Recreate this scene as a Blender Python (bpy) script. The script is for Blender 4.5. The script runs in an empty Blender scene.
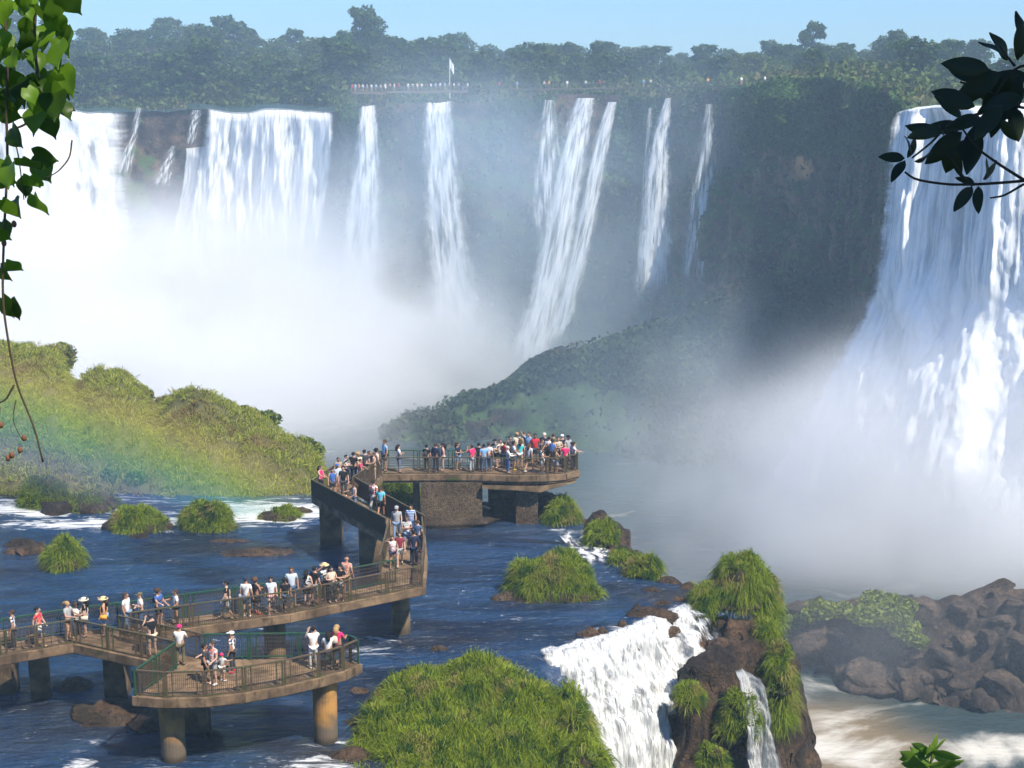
import bpy, math, random
import numpy as np
from mathutils import Vector, Matrix
R = math.radians
rng = np.random.default_rng(7)
random.seed(7)
SC = bpy.context.scene
COL = SC.collection

# ------------------------------------------------------------------ camera, sky, sun, exposure
CAMZ, FPX, PITCH = 26.0, 1400.0, math.atan(296/1400)
cam_d = bpy.data.cameras.new('camera')
cam_d.sensor_width, cam_d.lens = 36.0, FPX/1024*36.0
cam_d.clip_start, cam_d.clip_end = 0.1, 8000
cam = bpy.data.objects.new('camera', cam_d)
COL.objects.link(cam)
cam.location = (0, 0, CAMZ)
cam.rotation_euler = (R(90)-PITCH, 0, 0)
SC.camera = cam

SUN_EL, SUN_AZ = 54, 135          # azimuth clockwise from +Y (the way the camera looks)
sun_vec = Vector((math.sin(R(SUN_AZ))*math.cos(R(SUN_EL)), math.cos(R(SUN_AZ))*math.cos(R(SUN_EL)), math.sin(R(SUN_EL))))
world = bpy.data.worlds.new('World')
SC.world = world
world.use_nodes = True
wn = world.node_tree.nodes
sky = wn.new('ShaderNodeTexSky')
sky.sky_type = 'NISHITA'
sky.sun_disc = False
sky.sun_elevation, sky.sun_rotation = R(SUN_EL), R(SUN_AZ)
sky.air_density, sky.dust_density, sky.ozone_density = 1.0, 0.3, 3.0
wn['Background'].inputs['Strength'].default_value = 0.085
tint = wn.new('ShaderNodeMix'); tint.data_type, tint.blend_type = 'RGBA', 'MULTIPLY'     # clear winter air: a bluer sky
tint.inputs[0].default_value = 1.0; tint.inputs[7].default_value = (.68, .96, 1.34, 1)
world.node_tree.links.new(sky.outputs[0], tint.inputs[6])
world.node_tree.links.new(tint.outputs[2], wn['Background'].inputs[0])
sl = bpy.data.lights.new('sun', 'SUN')
sl.energy, sl.angle, sl.color = 5.0, R(0.5), (1.0, 0.91, 0.76)
sun = bpy.data.objects.new('sun', sl)
COL.objects.link(sun)
sun.rotation_euler = sun_vec.to_track_quat('Z', 'Y').to_euler()
SC.view_settings.view_transform = 'Standard'
SC.view_settings.look = 'None'
SC.view_settings.gamma = 1.0
SC.view_settings.use_curve_mapping = False
SC.view_settings.exposure = 0.6
cy = SC.cycles
cy.use_denoising = True
cy.denoiser = 'OPENIMAGEDENOISE'
cy.max_bounces, cy.diffuse_bounces, cy.glossy_bounces, cy.transmission_bounces = 8, 2, 2, 2
cy.transparent_max_bounces, cy.volume_bounces = 16, 4
cy.volume_step_rate, cy.volume_max_steps = 4.0, 32
cy.use_adaptive_sampling = True
cy.adaptive_threshold = 0.05
cy.caustics_reflective = cy.caustics_refractive = False

# ------------------------------------------------------------------ helpers
def ray(px, py):
    x, y = (px-512)/FPX, (384-py)/FPX
    c, s = math.cos(PITCH), math.sin(PITCH)
    return np.array([x, c + y*s, -s + y*c])
def G(px, py, z=0.0):                 # where the line of sight meets the level z
    d = ray(px, py); t = (z-CAMZ)/d[2]
    return np.array([0, 0, CAMZ]) + d*t
def P(px, py, D):                     # ... and where it meets the distance D
    d = ray(px, py); t = D/d[1]
    return np.array([0, 0, CAMZ]) + d*t

def _h(ix, iy, iz, seed):
    h = (ix*374761393 + iy*668265263 + iz*2147483647 + seed*974634777) & 0xffffffff
    h = ((h ^ (h >> 13))*1274126177) & 0xffffffff
    h = ((h ^ (h >> 16))*2246822519) & 0xffffffff
    return ((h ^ (h >> 15)) & 0xffffff)/float(0x7fffff) - 1.0
def vn(p, seed=0):
    p = np.asarray(p, float)
    i = np.floor(p).astype(np.int64); f = p - i
    f = f*f*f*(f*(f*6-15)+10)
    r = 0
    for dx in (0, 1):
        wx = f[..., 0] if dx else 1-f[..., 0]
        for dy in (0, 1):
            wy = f[..., 1] if dy else 1-f[..., 1]
            for dz in (0, 1):
                wz = f[..., 2] if dz else 1-f[..., 2]
                r = r + wx*wy*wz*_h(i[..., 0]+dx, i[..., 1]+dy, i[..., 2]+dz, seed)
    return r
def fbm(p, o=4, seed=0):
    p = np.asarray(p, float); r = 0; a = 1; t = 0
    for k in range(o):
        r = r + a*vn(p, seed+k*17); t += a; a *= .5; p = p*2.03+11.3
    return r/t
def ss(a, b, x):
    t = np.clip((x-a)/(b-a), 0, 1); return t*t*(3-2*t)

def mesh(name, v, f, mats=(), parent=None, smooth=True, uv=None, mi=None, attr=None):
    me = bpy.data.meshes.new(name)
    v = np.asarray(v, np.float32)
    if isinstance(f, np.ndarray):
        n, k = f.shape
        me.vertices.add(len(v)); me.vertices.foreach_set('co', v.ravel())
        me.loops.add(n*k); me.loops.foreach_set('vertex_index', f.astype(np.int32).ravel())
        me.polygons.add(n); me.polygons.foreach_set('loop_start', np.arange(0, n*k, k, dtype=np.int32))
        li = f.ravel()
    else:
        me.from_pydata(v.tolist(), [], [list(map(int, q)) for q in f])
        li = np.empty(len(me.loops), np.int32); me.loops.foreach_get('vertex_index', li)
        n = len(me.polygons)
    if smooth: me.polygons.foreach_set('use_smooth', np.ones(n, bool))
    for m in (mats if isinstance(mats, (list, tuple)) else [mats]): me.materials.append(m)
    if mi is not None: me.polygons.foreach_set('material_index', np.asarray(mi, np.int32))
    if uv is not None:
        l = me.uv_layers.new(name='UVMap'); l.data.foreach_set('uv', np.asarray(uv, np.float32)[li].ravel())
    for k, val in (attr or {}).items():
        a = me.attributes.new(k, 'FLOAT', 'POINT'); a.data.foreach_set('value', np.asarray(val, np.float32))
    me.update(); me.validate()
    o = bpy.data.objects.new(name, me)
    COL.objects.link(o)
    if parent is not None: o.parent = parent
    return o
def empty(name, loc=(0, 0, 0), rz=0.0):
    o = bpy.data.objects.new(name, None); COL.objects.link(o)
    o.location = tuple(map(float, loc)); o.rotation_euler = (0, 0, rz); o.empty_display_size = .2
    return o
def tag(o, label, cat, group=None, kind=None):
    o['label'] = label; o['category'] = cat
    if group: o['group'] = group
    if kind: o['kind'] = kind
    return o
def grid_faces(nu, nv):
    i = np.arange(nu-1)[:, None]*nv + np.arange(nv-1)[None, :]
    i = i.ravel()
    return np.stack([i, i+nv, i+nv+1, i+1], 1)
def grid_mesh(name, pts, mats, uv=True, keep=None, **kw):
    nu, nv = pts.shape[:2]
    f = grid_faces(nu, nv)
    if keep is not None: f = f[keep[:-1, :-1].ravel()]
    U = np.stack(np.meshgrid(np.linspace(0, 1, nu), np.linspace(0, 1, nv), indexing='ij'), -1).reshape(-1, 2)
    return mesh(name, pts.reshape(-1, 3), f, mats, uv=U if uv else None, **kw)
def copy_tree(o, parent=None):
    c = o.copy(); COL.objects.link(c)
    if parent is not None: c.parent = parent
    for ch in list(o.children): copy_tree(ch, c)
    return c
class MB:                                # collects solids; build() links them as one object
    def __init__(s): s.v = []; s.f = []; s.m = []; s.n = 0
    def add(s, v, f, m=0):
        s.v.append(np.asarray(v, float)); s.f += [[i+s.n for i in q] for q in f]; s.m += [m]*len(f); s.n += len(v)
    def box(s, c, d, rz=0.0, m=0):
        x, y, z = np.array(d)/2
        v = np.array([[a*x, b*y, e*z] for a in (-1, 1) for b in (-1, 1) for e in (-1, 1)])
        k, q = math.cos(rz), math.sin(rz)
        v = np.stack([v[:, 0]*k-v[:, 1]*q, v[:, 0]*q+v[:, 1]*k, v[:, 2]], 1)+np.array(c)
        s.add(v, [[0, 1, 3, 2], [4, 6, 7, 5], [0, 4, 5, 1], [2, 3, 7, 6], [0, 2, 6, 4], [1, 5, 7, 3]], m)
    def bar(s, a, b, w, h=None, m=0):    # a square bar from a to b
        a, b = np.array(a, float), np.array(b, float); h = h or w
        d = (b-a)/max(1e-9, np.linalg.norm(b-a))
        u = np.cross(d, [0, 0, 1.0]); u = u/np.linalg.norm(u) if np.linalg.norm(u) > 1e-6 else np.array([1.0, 0, 0])
        t = np.cross(u, d)
        v = [p + u*i*w/2 + t*j*h/2 for p in (a, b) for i, j in ((-1, -1), (1, -1), (1, 1), (-1, 1))]
        s.add(v, [[0, 1, 2, 3], [7, 6, 5, 4], [0, 4, 5, 1], [1, 5, 6, 2], [2, 6, 7, 3], [3, 7, 4, 0]], m)
    def tube(s, pts, rad, n=6, m=0, sq=1.0, cap=True):
        pts = np.asarray(pts, float); rad = np.broadcast_to(rad, len(pts))
        k0 = s.n; v = []; f = []
        for i, p in enumerate(pts):
            d = pts[min(i+1, len(pts)-1)]-pts[max(i-1, 0)]; d /= max(1e-9, np.linalg.norm(d))
            u = np.cross(d, [0, 1.0, 0.01]); u /= max(1e-9, np.linalg.norm(u)); t = np.cross(d, u)
            for j in range(n):
                a = 2*math.pi*j/n; v.append(p+rad[i]*(u*math.cos(a)+t*math.sin(a)*sq))
        for i in range(len(pts)-1):
            for j in range(n): f.append([i*n+j, i*n+(j+1) % n, (i+1)*n+(j+1) % n, (i+1)*n+j])
        if cap: f += [list(range(n))[::-1], [(len(pts)-1)*n+j for j in range(n)]]
        s.add(v, f, m)
    def ball(s, c, r, m=0, nu=8, nv=6):
        r = np.broadcast_to(r, 3); v = []; f = []
        for i in range(nv+1):
            for j in range(nu):
                a, b = math.pi*i/nv, 2*math.pi*j/nu
                v.append(np.array(c)+r*np.array([math.sin(a)*math.cos(b), math.sin(a)*math.sin(b), math.cos(a)]))
        for i in range(nv):
            for j in range(nu): f.append([i*nu+j, (i+1)*nu+j, (i+1)*nu+(j+1) % nu, i*nu+(j+1) % nu])
        s.add(v, f, m)
    def build(s, name, mats, parent=None, smooth=False):
        return mesh(name, np.concatenate(s.v), s.f, mats, parent, smooth, mi=s.m)

def chisel(w, seed, n=16, lo=.50, hi=.92):     # knock flat facets off a rounded stone
    r = np.random.default_rng(seed)
    for k in range(n):
        a = r.normal(0, 1, 3); a /= np.linalg.norm(a)
        w = w - a*np.clip(w @ a-r.uniform(lo, hi), 0, None)[:, None]*.94
    return w
# ------------------------------------------------------------------ materials
class NT:
    def __init__(s, name):
        s.m = bpy.data.materials.new(name); s.m.use_nodes = True
        s.t = s.m.node_tree; s.t.nodes.clear()
        s.out = s.t.nodes.new('ShaderNodeOutputMaterial')
    def n(s, typ, _o=0, **kw):
        nd = s.t.nodes.new('ShaderNode'+typ)
        for k, v in kw.items():
            if k.startswith('_'): setattr(nd, k[1:], v)
            else: s.set(nd.inputs[int(k[1:])] if k[0] == 'i' and k[1:].isdigit() else nd.inputs[k.replace('__', ' ')], v)
        return nd
    def set(s, sock, v):
        if isinstance(v, bpy.types.NodeSocket): s.t.links.new(v, sock)
        elif isinstance(v, bpy.types.Node): s.t.links.new(v.outputs[0], sock)
        else:
            if isinstance(v, tuple) and len(v) == 3 and sock.type == 'RGBA': v = v+(1,)
            sock.default_value = v
    def math(s, op, a, b=0.0, c=0.0, clamp=False):
        nd = s.n('Math', _operation=op, i0=a, i1=b, i2=c); nd.use_clamp = clamp; return nd.outputs[0]
    def mapr(s, v, a, b, c=0.0, d=1.0, smooth=True):
        return s.n('MapRange', _interpolation_type='SMOOTHSTEP' if smooth else 'LINEAR', i0=v, i1=a, i2=b, i3=c, i4=d).outputs[0]
    def noise(s, vec, scale, detail=4.0, rough=.55, dist=0.0):
        nd = s.n('TexNoise', Scale=scale, Detail=detail, Roughness=rough, Distortion=dist)
        if vec is not None: s.set(nd.inputs['Vector'], vec)
        return nd.outputs[0]
    def mix(s, f, a, b):
        nd = s.t.nodes.new('ShaderNodeMix'); nd.data_type = 'RGBA'
        s.set(nd.inputs[0], f); s.set(nd.inputs[6], a); s.set(nd.inputs[7], b); return nd.outputs[2]
    def scale(s, vec, sc):
        nd = s.n('Mapping', Vector=vec); nd.inputs['Scale'].default_value = sc; return nd.outputs[0]
    def obj(s): return s.n('TexCoord').outputs['Object']
    def pos(s): return s.n('NewGeometry').outputs['Position']
    def uv(s): return s.n('TexCoord').outputs['UV']
    def isl(s): return s.n('NewGeometry').outputs['Random Per Island']
    def attr(s, nm):
        nd = s.n('Attribute'); nd.attribute_name = nm; return nd.outputs['Fac']
    def bump(s, h, strength=.5, dist=.1):
        return s.n('Bump', Height=h, Strength=strength, Distance=dist).outputs[0]
    def bsdf(s, color, rough=.8, normal=None, spec=.3, **kw):
        b = s.n('BsdfPrincipled', Base__Color=color, Roughness=rough, **kw)
        b.inputs['Specular IOR Level'].default_value = spec
        if normal is not None: s.set(b.inputs['Normal'], normal)
        return b.outputs[0]
    def end(s, surf=None, vol=None):
        if surf is not None: s.t.links.new(surf, s.out.inputs['Surface'])
        if vol is not None: s.t.links.new(vol, s.out.inputs['Volume'])
        return s.m
def plain(name, c, rough=.7, var=.25, sc=6.0, spec=.3):
    t = NT(name); n = t.noise(t.obj(), sc)
    k = t.mix(n, tuple(x*(1-var) for x in c), tuple(min(1, x*(1+var)) for x in c))
    return t.end(t.bsdf(k, rough, spec=spec))
def leafmat(name, ca, cb, trans=.35, rough=.5, patch=None, psc=.12, patch2=None):
    t = NT(name); r = t.isl()
    k = t.mix(r, ca, cb)
    if patch is not None: k = t.mix(t.mapr(t.noise(t.pos(), psc, 3), .5, .68), k, patch)
    if patch2 is not None: k = t.mix(t.mapr(t.noise(t.pos(), psc*1.7, 4, .6), .50, .62), k, patch2)
    a = t.bsdf(k, rough, spec=.2)
    b = t.n('BsdfTranslucent', Color=k).outputs[0]
    return t.end(t.n('MixShader', i0=trans, i1=a, i2=b).outputs[0])
# ------------------------------------------------------------------ the air
def struct(o, kind='structure'):
    o['kind'] = kind; return o
mb = MB(); mb.box((-100, 490, 18), (1900, 1060, 112))
t = NT('air')
air = t.n('VolumePrincipled', Color=(.58, .80, 1.0), Density=.0007, Anisotropy=0.0)
haze = struct(mb.build('haze', t.end(vol=air.outputs[0])), 'stuff')

# ------------------------------------------------------------------ setting materials
def rock_mat(name, dark, light, green=(.035, .06, .012), gamt=.5, wet=.0, sc=.25, ochre=None):
    t = NT(name); p = t.pos()
    n1 = t.noise(p, sc, 6, .6); n2 = t.noise(p, sc*7, 5, .65)
    c = t.mix(t.mapr(n1, .35, .68), dark, light)
    c = t.mix(t.mapr(n2, .35, .75), c, tuple(x*.45 for x in dark))
    nz = t.n('SeparateXYZ', i0=t.n('NewGeometry').outputs['Normal']).outputs[2]
    g = t.math('ADD', t.math('MULTIPLY', nz, .35), t.noise(p, sc*.8, 5, .6))
    c = t.mix(t.mapr(g, 1.0-gamt, 1.12-gamt), c, t.mix(t.noise(p, sc*6, 3), green, tuple(x*1.8 for x in green)))
    if ochre: c = t.mix(t.mapr(t.math('ADD', t.attr('ochre'), t.math('MULTIPLY', t.noise(p, .5, 4), .4)), .6, .95), c, ochre)
    return t.end(t.bsdf(c, .85-.5*wet, t.bump(t.math('ADD', n2, t.noise(p, sc*22, 4)), .9, .25), spec=.25+.3*wet))
M_cliff = rock_mat('basalt_cliff', (.040, .028, .020), (.19, .12, .075), gamt=.44, sc=.09, ochre=(.55, .30, .13))
M_wet = rock_mat('wet_rock', (.028, .019, .012), (.17, .10, .052), gamt=.02, wet=.45, sc=.6)
M_bould = rock_mat('boulder_rock', (.05, .038, .030), (.17, .12, .085), gamt=.0, sc=.5)
M_earth = rock_mat('forest_floor', (.03, .035, .015), (.05, .06, .02), gamt=.6, sc=.05)

def foam_mat(name, fu, fv, lo, hi, edge=.12, tint=(.74, .765, .79), sheet=0.0, fade=None, thin=None):
    """Broken white water: streaks run down the fall (V), thinning out towards its sides."""
    t = NT(name); uv = t.uv()
    sep = t.n('SeparateXYZ', i0=uv)
    a = t.noise(t.scale(uv, (fu, fv, 1)), 1.0, 6, .6, .3)
    b = t.noise(t.scale(uv, (fu*3.1, fv*1.6, 1)), 1.0, 4, .6, .2)
    s = t.math('ADD', t.math('MULTIPLY', a, .62), t.math('MULTIPLY', b, .38))
    u = t.math('ADD', sep.outputs[0], t.math('MULTIPLY', t.math('SUBTRACT', t.noise(t.scale(uv, (3, fv*2.5, 1)), 1, 5, .65), .5), edge*1.6))
    e = t.math('MULTIPLY', t.mapr(u, 0, edge), t.mapr(u, 1, 1-edge))
    al = t.math('ADD', t.mapr(s, lo, hi), sheet, clamp=True)
    al = t.math('MULTIPLY', al, e)
    if thin: al = t.math('MULTIPLY', al, t.mapr(t.math('ADD', t.math('MULTIPLY', sep.outputs[1], 1/thin), t.noise(t.scale(uv, (fu*.8, fv*.5, 1)), 1, 4, .7)), .45, .95))
    if fade: al = t.math('MULTIPLY', al, t.mapr(sep.outputs[1], 1, fade))
    col = t.mix(t.mapr(s, .32, .6), tuple(x*.60 for x in tint), tint)
    bs = t.n('BsdfPrincipled', Base__Color=col, Roughness=.7, Alpha=al)
    bs.inputs['Specular IOR Level'].default_value = .2
    t.set(bs.inputs['Normal'], t.bump(s, .8, 1.0))
    return t.end(bs.outputs[0])

# ------------------------------------------------------------------ canyon river, plateau, canyon wall
ZC = -34.0
t = NT('canyon_water'); p = t.pos()
sw = t.noise(t.scale(p, (.05, .08, .05)), 1.0, 7, .62, 1.6)
fm = t.attr('foam')
f = t.mapr(t.math('ADD', sw, t.math('MULTIPLY', fm, .30)), .60, .84)
brown = t.mapr(t.math('ADD', t.noise(p, .035, 3), t.math('MULTIPLY', t.attr('silt'), .5)), .55, .95)
c = t.mix(brown, (.035, .055, .058), (.20, .15, .085))
c = t.mix(f, c, (.60, .57, .50))
M_canyon = t.end(t.bsdf(c, .25, t.bump(t.noise(t.scale(p, (.25, .5, .25)), 1, 5), .6, .6), spec=.4))
xs, ys = np.linspace(-420, 260, 200), np.linspace(56, 520, 200)
g = np.stack(np.meshgrid(xs, ys, indexing='ij') + [np.zeros((200, 200))], -1)
g[..., 2] = ZC + .5*fbm(g*[.07, .1, 0], 4)
def spot(g, pts):
    r = np.zeros(g.shape[:-1])
    for px, py, z, rx, ry, a in pts:
        q = G(px, py, z); r = np.maximum(r, a*np.exp(-((g[..., 0]-q[0])/rx)**2-((g[..., 1]-q[1])/ry)**2))
    return r
foam = spot(g, [(800, 745, ZC, 9, 7, .8), (830, 715, ZC, 8, 3, .6), (1010, 752, ZC, 9, 4, 1.3), (960, 700, ZC, 5, 2, .5), (790, 700, ZC, 5, 4, .7), (900, 765, ZC, 9, 3, .7), (900, 590, ZC, 60, 14, .25), (840, 560, ZC, 40, 6, .5)])
silt = spot(g, [(800, 750, ZC, 14, 10, 1.3), (890, 740, ZC, 12, 7, .5)])
struct(grid_mesh('river_in_canyon', g, M_canyon, uv=False, attr=dict(foam=foam.ravel(), silt=silt.ravel())))

LIP = np.array([P(*q) for q in [(-420, 112, 340), (-150, 111, 335), (0, 111, 340), (135, 110, 352), (175, 111, 352), (260, 110, 338), (335, 112, 328),
      (350, 108, 318), (420, 104, 322), (480, 101, 322), (540, 97, 318), (600, 97, 315), (640, 97, 312), (720, 90, 292), (800, 80, 266), (850, 82, 246), (885, 95, 222), (905, 105, 206), (960, 104, 199),
      (1035, 103, 192), (1150, 102, 182), (1300, 100, 170)]])
def resample(pl, n, noise=0.0):
    d = np.r_[0, np.cumsum(np.linalg.norm(np.diff(pl[:, :2], axis=0), axis=1))]
    s = np.linspace(0, d[-1], n)
    return np.stack([np.interp(s, d, pl[:, k]) for k in range(3)], 1)
lip = resample(LIP, 420)
k = np.ones(9)/9
lip = np.stack([np.convolve(np.pad(lip[:, i], 4, mode='edge'), k, 'valid') for i in range(3)], 1)
lip[:, 2] += 1.3*fbm(lip*[.09, .09, 0], 4, 5)
CEN = np.array([-10., 110., 0.])
out = lip-CEN; out[:, 2] = 0; out /= np.linalg.norm(out, axis=1)[:, None]      # away from the canyon
pxl = 512+lip[:, 0]/(lip[:, 1]*.978+2)*1400
# wall, top to bottom
nv = 70
v = np.linspace(0, 1, nv)
w = lip[:, None, :] - out[:, None, :]*(9*v**1.5)[None, :, None]
w[..., 2] = lip[:, None, 2]*(1-v) + (ZC-3)*v
q = w.copy()
prof = 4.5*fbm(q*[.05, .05, .018], 5, 3) + 2.0*np.abs(fbm(q*[.16, .16, .03], 4, 8)) + 1.6*fbm(q*[.3, .3, .3], 3, 9) + 2.0*np.round(1.5*fbm(q*[.02, .02, .06], 2, 4))
rib_ = (ss(660, 720, pxl)*(1-ss(862, 890, pxl)))[:, None]
prof = prof*(1+.7*rib_) + rib_*(7*np.abs(fbm(q*[.07, .07, .008], 3, 14))-1.5 + 2.5*np.round(2*fbm(q*[.05, .05, .10], 2, 15)))
pw = 512+q[..., 0]/(q[..., 1]*math.cos(PITCH)+(CAMZ-q[..., 2])*math.sin(PITCH))*FPX
prof *= (1-.75*ss(885, 905, pw))
prof += 8.0*np.exp(-((pw-792)/26)**2)*ss(1, 8, q[..., 2]) + 4.0*np.exp(-((pw-800)/20)**2)*ss(-16, -10, q[..., 2])*ss(2, -4, q[..., 2])
w -= out[:, None, :]*(prof*ss(0, .06, v)[None, :])[..., None]
def wpx(q): return 512+q[..., 0]/(q[..., 1]*math.cos(PITCH)+(CAMZ-q[..., 2])*math.sin(PITCH))*FPX
oz = P(800, 168, 262)[2]
och = np.exp(-((wpx(w)-800)/18)**2-((w[..., 2]-oz)/3.6)**2)*(1+.5*fbm(w*.3, 3, 6))
struct(grid_mesh('canyon_cliff', w, M_cliff, uv=False, attr=dict(ochre=och.ravel())))
WALL = w
# plateau behind the lip, rising to the wooded skyline
dist = np.array([0, 1.5, 4, 9, 16, 26, 40, 60, 85, 115, 150, 200, 270, 400, 600.])
rise_u = np.interp(pxl, [-200, 60, 330, 460, 600, 760, 900, 1100], [22, 20, 14, 8, 7, 6, 3, 3])
pl = lip[:, None, :] + out[:, None, :]*dist[None, :, None]
pl[..., 2] += rise_u[:, None]*ss(12, 210, dist)[None, :] + (1.2*fbm(pl*[.03, .03, 0], 4, 2))*ss(3, 30, dist)[None, :] - .0*dist[None, :]
struct(grid_mesh('plateau_ground', pl, M_earth, uv=False))
def plateau(px, d):
    i = int(np.argmin(np.abs(pxl-px))); z = lip[i, 2] + rise_u[i]*float(ss(12, 210, d))
    q = lip[i]+out[i]*d; return np.array([q[0], q[1], z])
# the calm river above the left falls
t = NT('upper_river'); M_up = t.end(t.bsdf((.05, .09, .10), .2, t.bump(t.noise(t.scale(t.pos(), (.4, .8, .4)), 1, 4), .5, .3)))
i0, i1 = int(np.argmin(np.abs(pxl+300))), int(np.argmin(np.abs(pxl-338)))
ur = lip[i0:i1, None, :] + out[i0:i1, None, :]*np.array([-.6, 5, 12, 22.])[None, :, None]
ur[..., 2] += np.array([.1, .5, .9, 1.3])[None, :]
struct(grid_mesh('river_above_falls', ur, M_up, uv=False))

# ------------------------------------------------------------------ wooded talus at the foot of the far wall
crest = resample(np.array([P(*q) for q in [(330, 475, 236), (400, 440, 238), (440, 424, 240), (490, 402, 243), (530, 370, 248), (580, 354, 248), (640, 337, 246), (690, 318, 244), (760, 286, 244), (815, 264, 242), (850, 276, 240), (880, 335, 238), (910, 470, 232), (940, 560, 228)]]), 160)
fwd = np.interp(np.arange(160), [0, 95, 122, 160], [.85, .85, .40, .10]); rows = []
for s in np.linspace(-1, 1, 48):
    z = crest[:, 2].copy(); r = crest.copy(); h = z-(ZC-2)
    if s < 0: r[:, 1] += -s*16; r[:, 2] = z - h*.5*s*s
    else:
        r[:, 1] -= s*(h*fwd+4); r[:, 0] -= s*h*.18; r[:, 2] = z - h*s**1.15
    rows.append(r)
ta = np.stack(rows, 1)
ta += (fbm(ta*.075, 5, 31)[..., None]*8.5 + fbm(ta*.3, 3, 32)[..., None]*1.5)*np.array([.3, -.6, .75])
M_talus = rock_mat('wooded_talus', (.028, .028, .020), (.085, .06, .04), green=(.03, .055, .015), gamt=.52, sc=.12)
struct(grid_mesh('talus_hill', ta, M_talus, uv=False))
TALUS = ta

# ------------------------------------------------------------------ waterfalls of the rim
M_fall_a = foam_mat('falling_water', 30, 7.0, .30, .55, .06, sheet=.5)
M_fall_b = foam_mat('falling_water_thin', 6, 4.0, .36, .66, .42, sheet=.0, fade=.75)
M_fall_c = foam_mat('falling_water_ribbon', 6, 7.0, .30, .58, .30, sheet=.2, fade=.8)
def wallpoint(px):
    return int(np.clip(np.argmin(np.abs(pxl-px)), 1, len(lip)-2))
def waterfall(label, pa, pb, ztop, zbot, fan, shift, throw, m, nu=60, nvv=60, seed=0, amp=1.0, group=None, hang=4.5, name='waterfall'):
    a, b = wallpoint(pa), wallpoint(pb)
    fi = np.linspace(a, b, nu); ii = np.arange(len(lip))
    L = np.stack([np.interp(fi, ii, lip[:, k]) for k in range(3)], 1); O = np.stack([np.interp(fi, ii, out[:, k]) for k in range(3)], 1)
    if a == b or abs(pb-pa) < 1e-6: raise ValueError(label)
    # exact ends by pixel fraction
    u = np.linspace(-1, 1, nu); v = np.linspace(0, 1, nvv)
    tan = L[-1]-L[0]; Wd = np.linalg.norm(tan[:2]); tan = tan/max(Wd, 1e-6)
    pts = np.zeros((nu, nvv, 3))
    for j, s in enumerate(v):
        f = 1+(fan-1)*s**1.0
        c = L.mean(0)
        pts[:, j] = L + (L-c)*[f-1, f-1, 0] + tan*[1, 1, 0]*shift*s**1.4 - O*(hang + throw*math.sqrt(s) + 5.0*s)
        zt = L[:, 2]+.25+ztop
        pts[:, j, 2] = zt*(1-s)+zbot*s if s > 0 else zt
    pts[:, 0] += O*(hang+1.0); pts[:, 1] += O*(hang*.35)
    q = pts.copy()
    n = amp*(1.7*fbm(q*[.22, .22, .018], 4, seed+1)+.8*fbm(q*[.6, .6, .07], 3, seed+2)+1.2*fbm(q*[.1, .1, .05], 3, seed+3))
    pts -= O[:, None, :]*(n*ss(0, .12, v)[None, :])[..., None]
    o = grid_mesh(name, pts, m)
    return tag(o, label, 'waterfall', group)
def ribbon(label, line, wid, m, seed=0, nvv=50, nu=14, amp=.6, name='waterfall', bulge=.35, group=None):
    """One narrow fall: a bowed sheet along a line of points, with its width given at each."""
    line = np.array(line, float); s = np.linspace(0, 1, len(line)); v = np.linspace(0, 1, nvv)
    c = np.stack([np.interp(v, s, line[:, k]) for k in range(3)], 1); ww = np.interp(v, s, wid)
    u = np.linspace(-1, 1, nu)
    d = c[0]-CEN; d[2] = 0; d /= np.linalg.norm(d); tn = np.array([d[1], -d[0], 0])
    pts = c[None]+tn*(u[:, None]*ww[None, :]/2)[..., None] - d*(bulge*(1-u[:, None]**2)*ww[None, :]/2)[..., None]
    n = amp*(fbm(pts*[.5, .5, .05], 3, seed)+.5*fbm(pts*[1.2, 1.2, .15], 3, seed+1))
    pts -= d*(n*ss(0, .1, v)[None, :])[..., None]
    return tag(grid_mesh(name, pts, m), label, 'waterfall', group)

waterfall('broad white waterfall thundering over the rim beside the hanging vine', -330, 128, 0, ZC, 1.02, 0, 2.5, M_fall_a, 220, 70, 11, 1.3)
waterfall('widest far waterfall, a billowing white curtain dissolving into thick spray', 205, 334, 0, ZC, 1.3, -18, 6, M_fall_a, 140, 80, 23, 2.0)
waterfall('slanting white water spilling over a low ledge at the side of the widest fall', 182, 214, -9, ZC, 1.4, -16, 4, M_fall_a, 50, 50, 27, 1.2)
waterfall('tall white waterfall dropping beside the green knob under the far viewpoint', 360, 378, 0, ZC, 4.6, -5, 6, M_fall_c, 40, 70, 41, 1.2)
waterfall('tall twin-stranded waterfall below the far platform with the flagpole', 424, 452, 0, ZC, 2.0, 5, 4, M_fall_c, 40, 70, 51, .8)
def onwall(px, py, hang=3.5):
    a = np.interp(px, pxl, np.arange(len(pxl))); i = int(round(a)); d = lip[i, 1]
    fr = np.clip((88-py)/-280.0, 0, 1)
    off = 9*fr**1.5 + hang + 9*fr
    q = P(px, py, d-off*out[i, 1]-1.0); return q
def rib(label, pix, wid, m, seed, hang=4.0):
    return ribbon(label, [onwall(x, y, hang) for x, y in pix], wid, m, seed, name='waterfall')
rib('short thin waterfall in a notch of brown rock near the broad fall by the vine', [(139, 108), (134, 135), (128, 155), (122, 185)], [2, 2, 4, 5], M_fall_b, 61)
rib('tiny white trickle halfway down the brown rock between two broad falls', [(173, 146), (167, 165), (161, 190)], [1.5, 4, 6], M_fall_b, 62)
rib('thin white waterfall on brown rock just beside the widest fall', [(196, 110), (194, 125), (190, 150)], [3, 3, 3], M_fall_b, 63)
rib('faint misty waterfall beside the bright slanting pair on the shaded wall', [(549, 100), (547, 140), (547, 200), (552, 245)], [3, 6, 9, 10], M_fall_b, 64)
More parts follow.
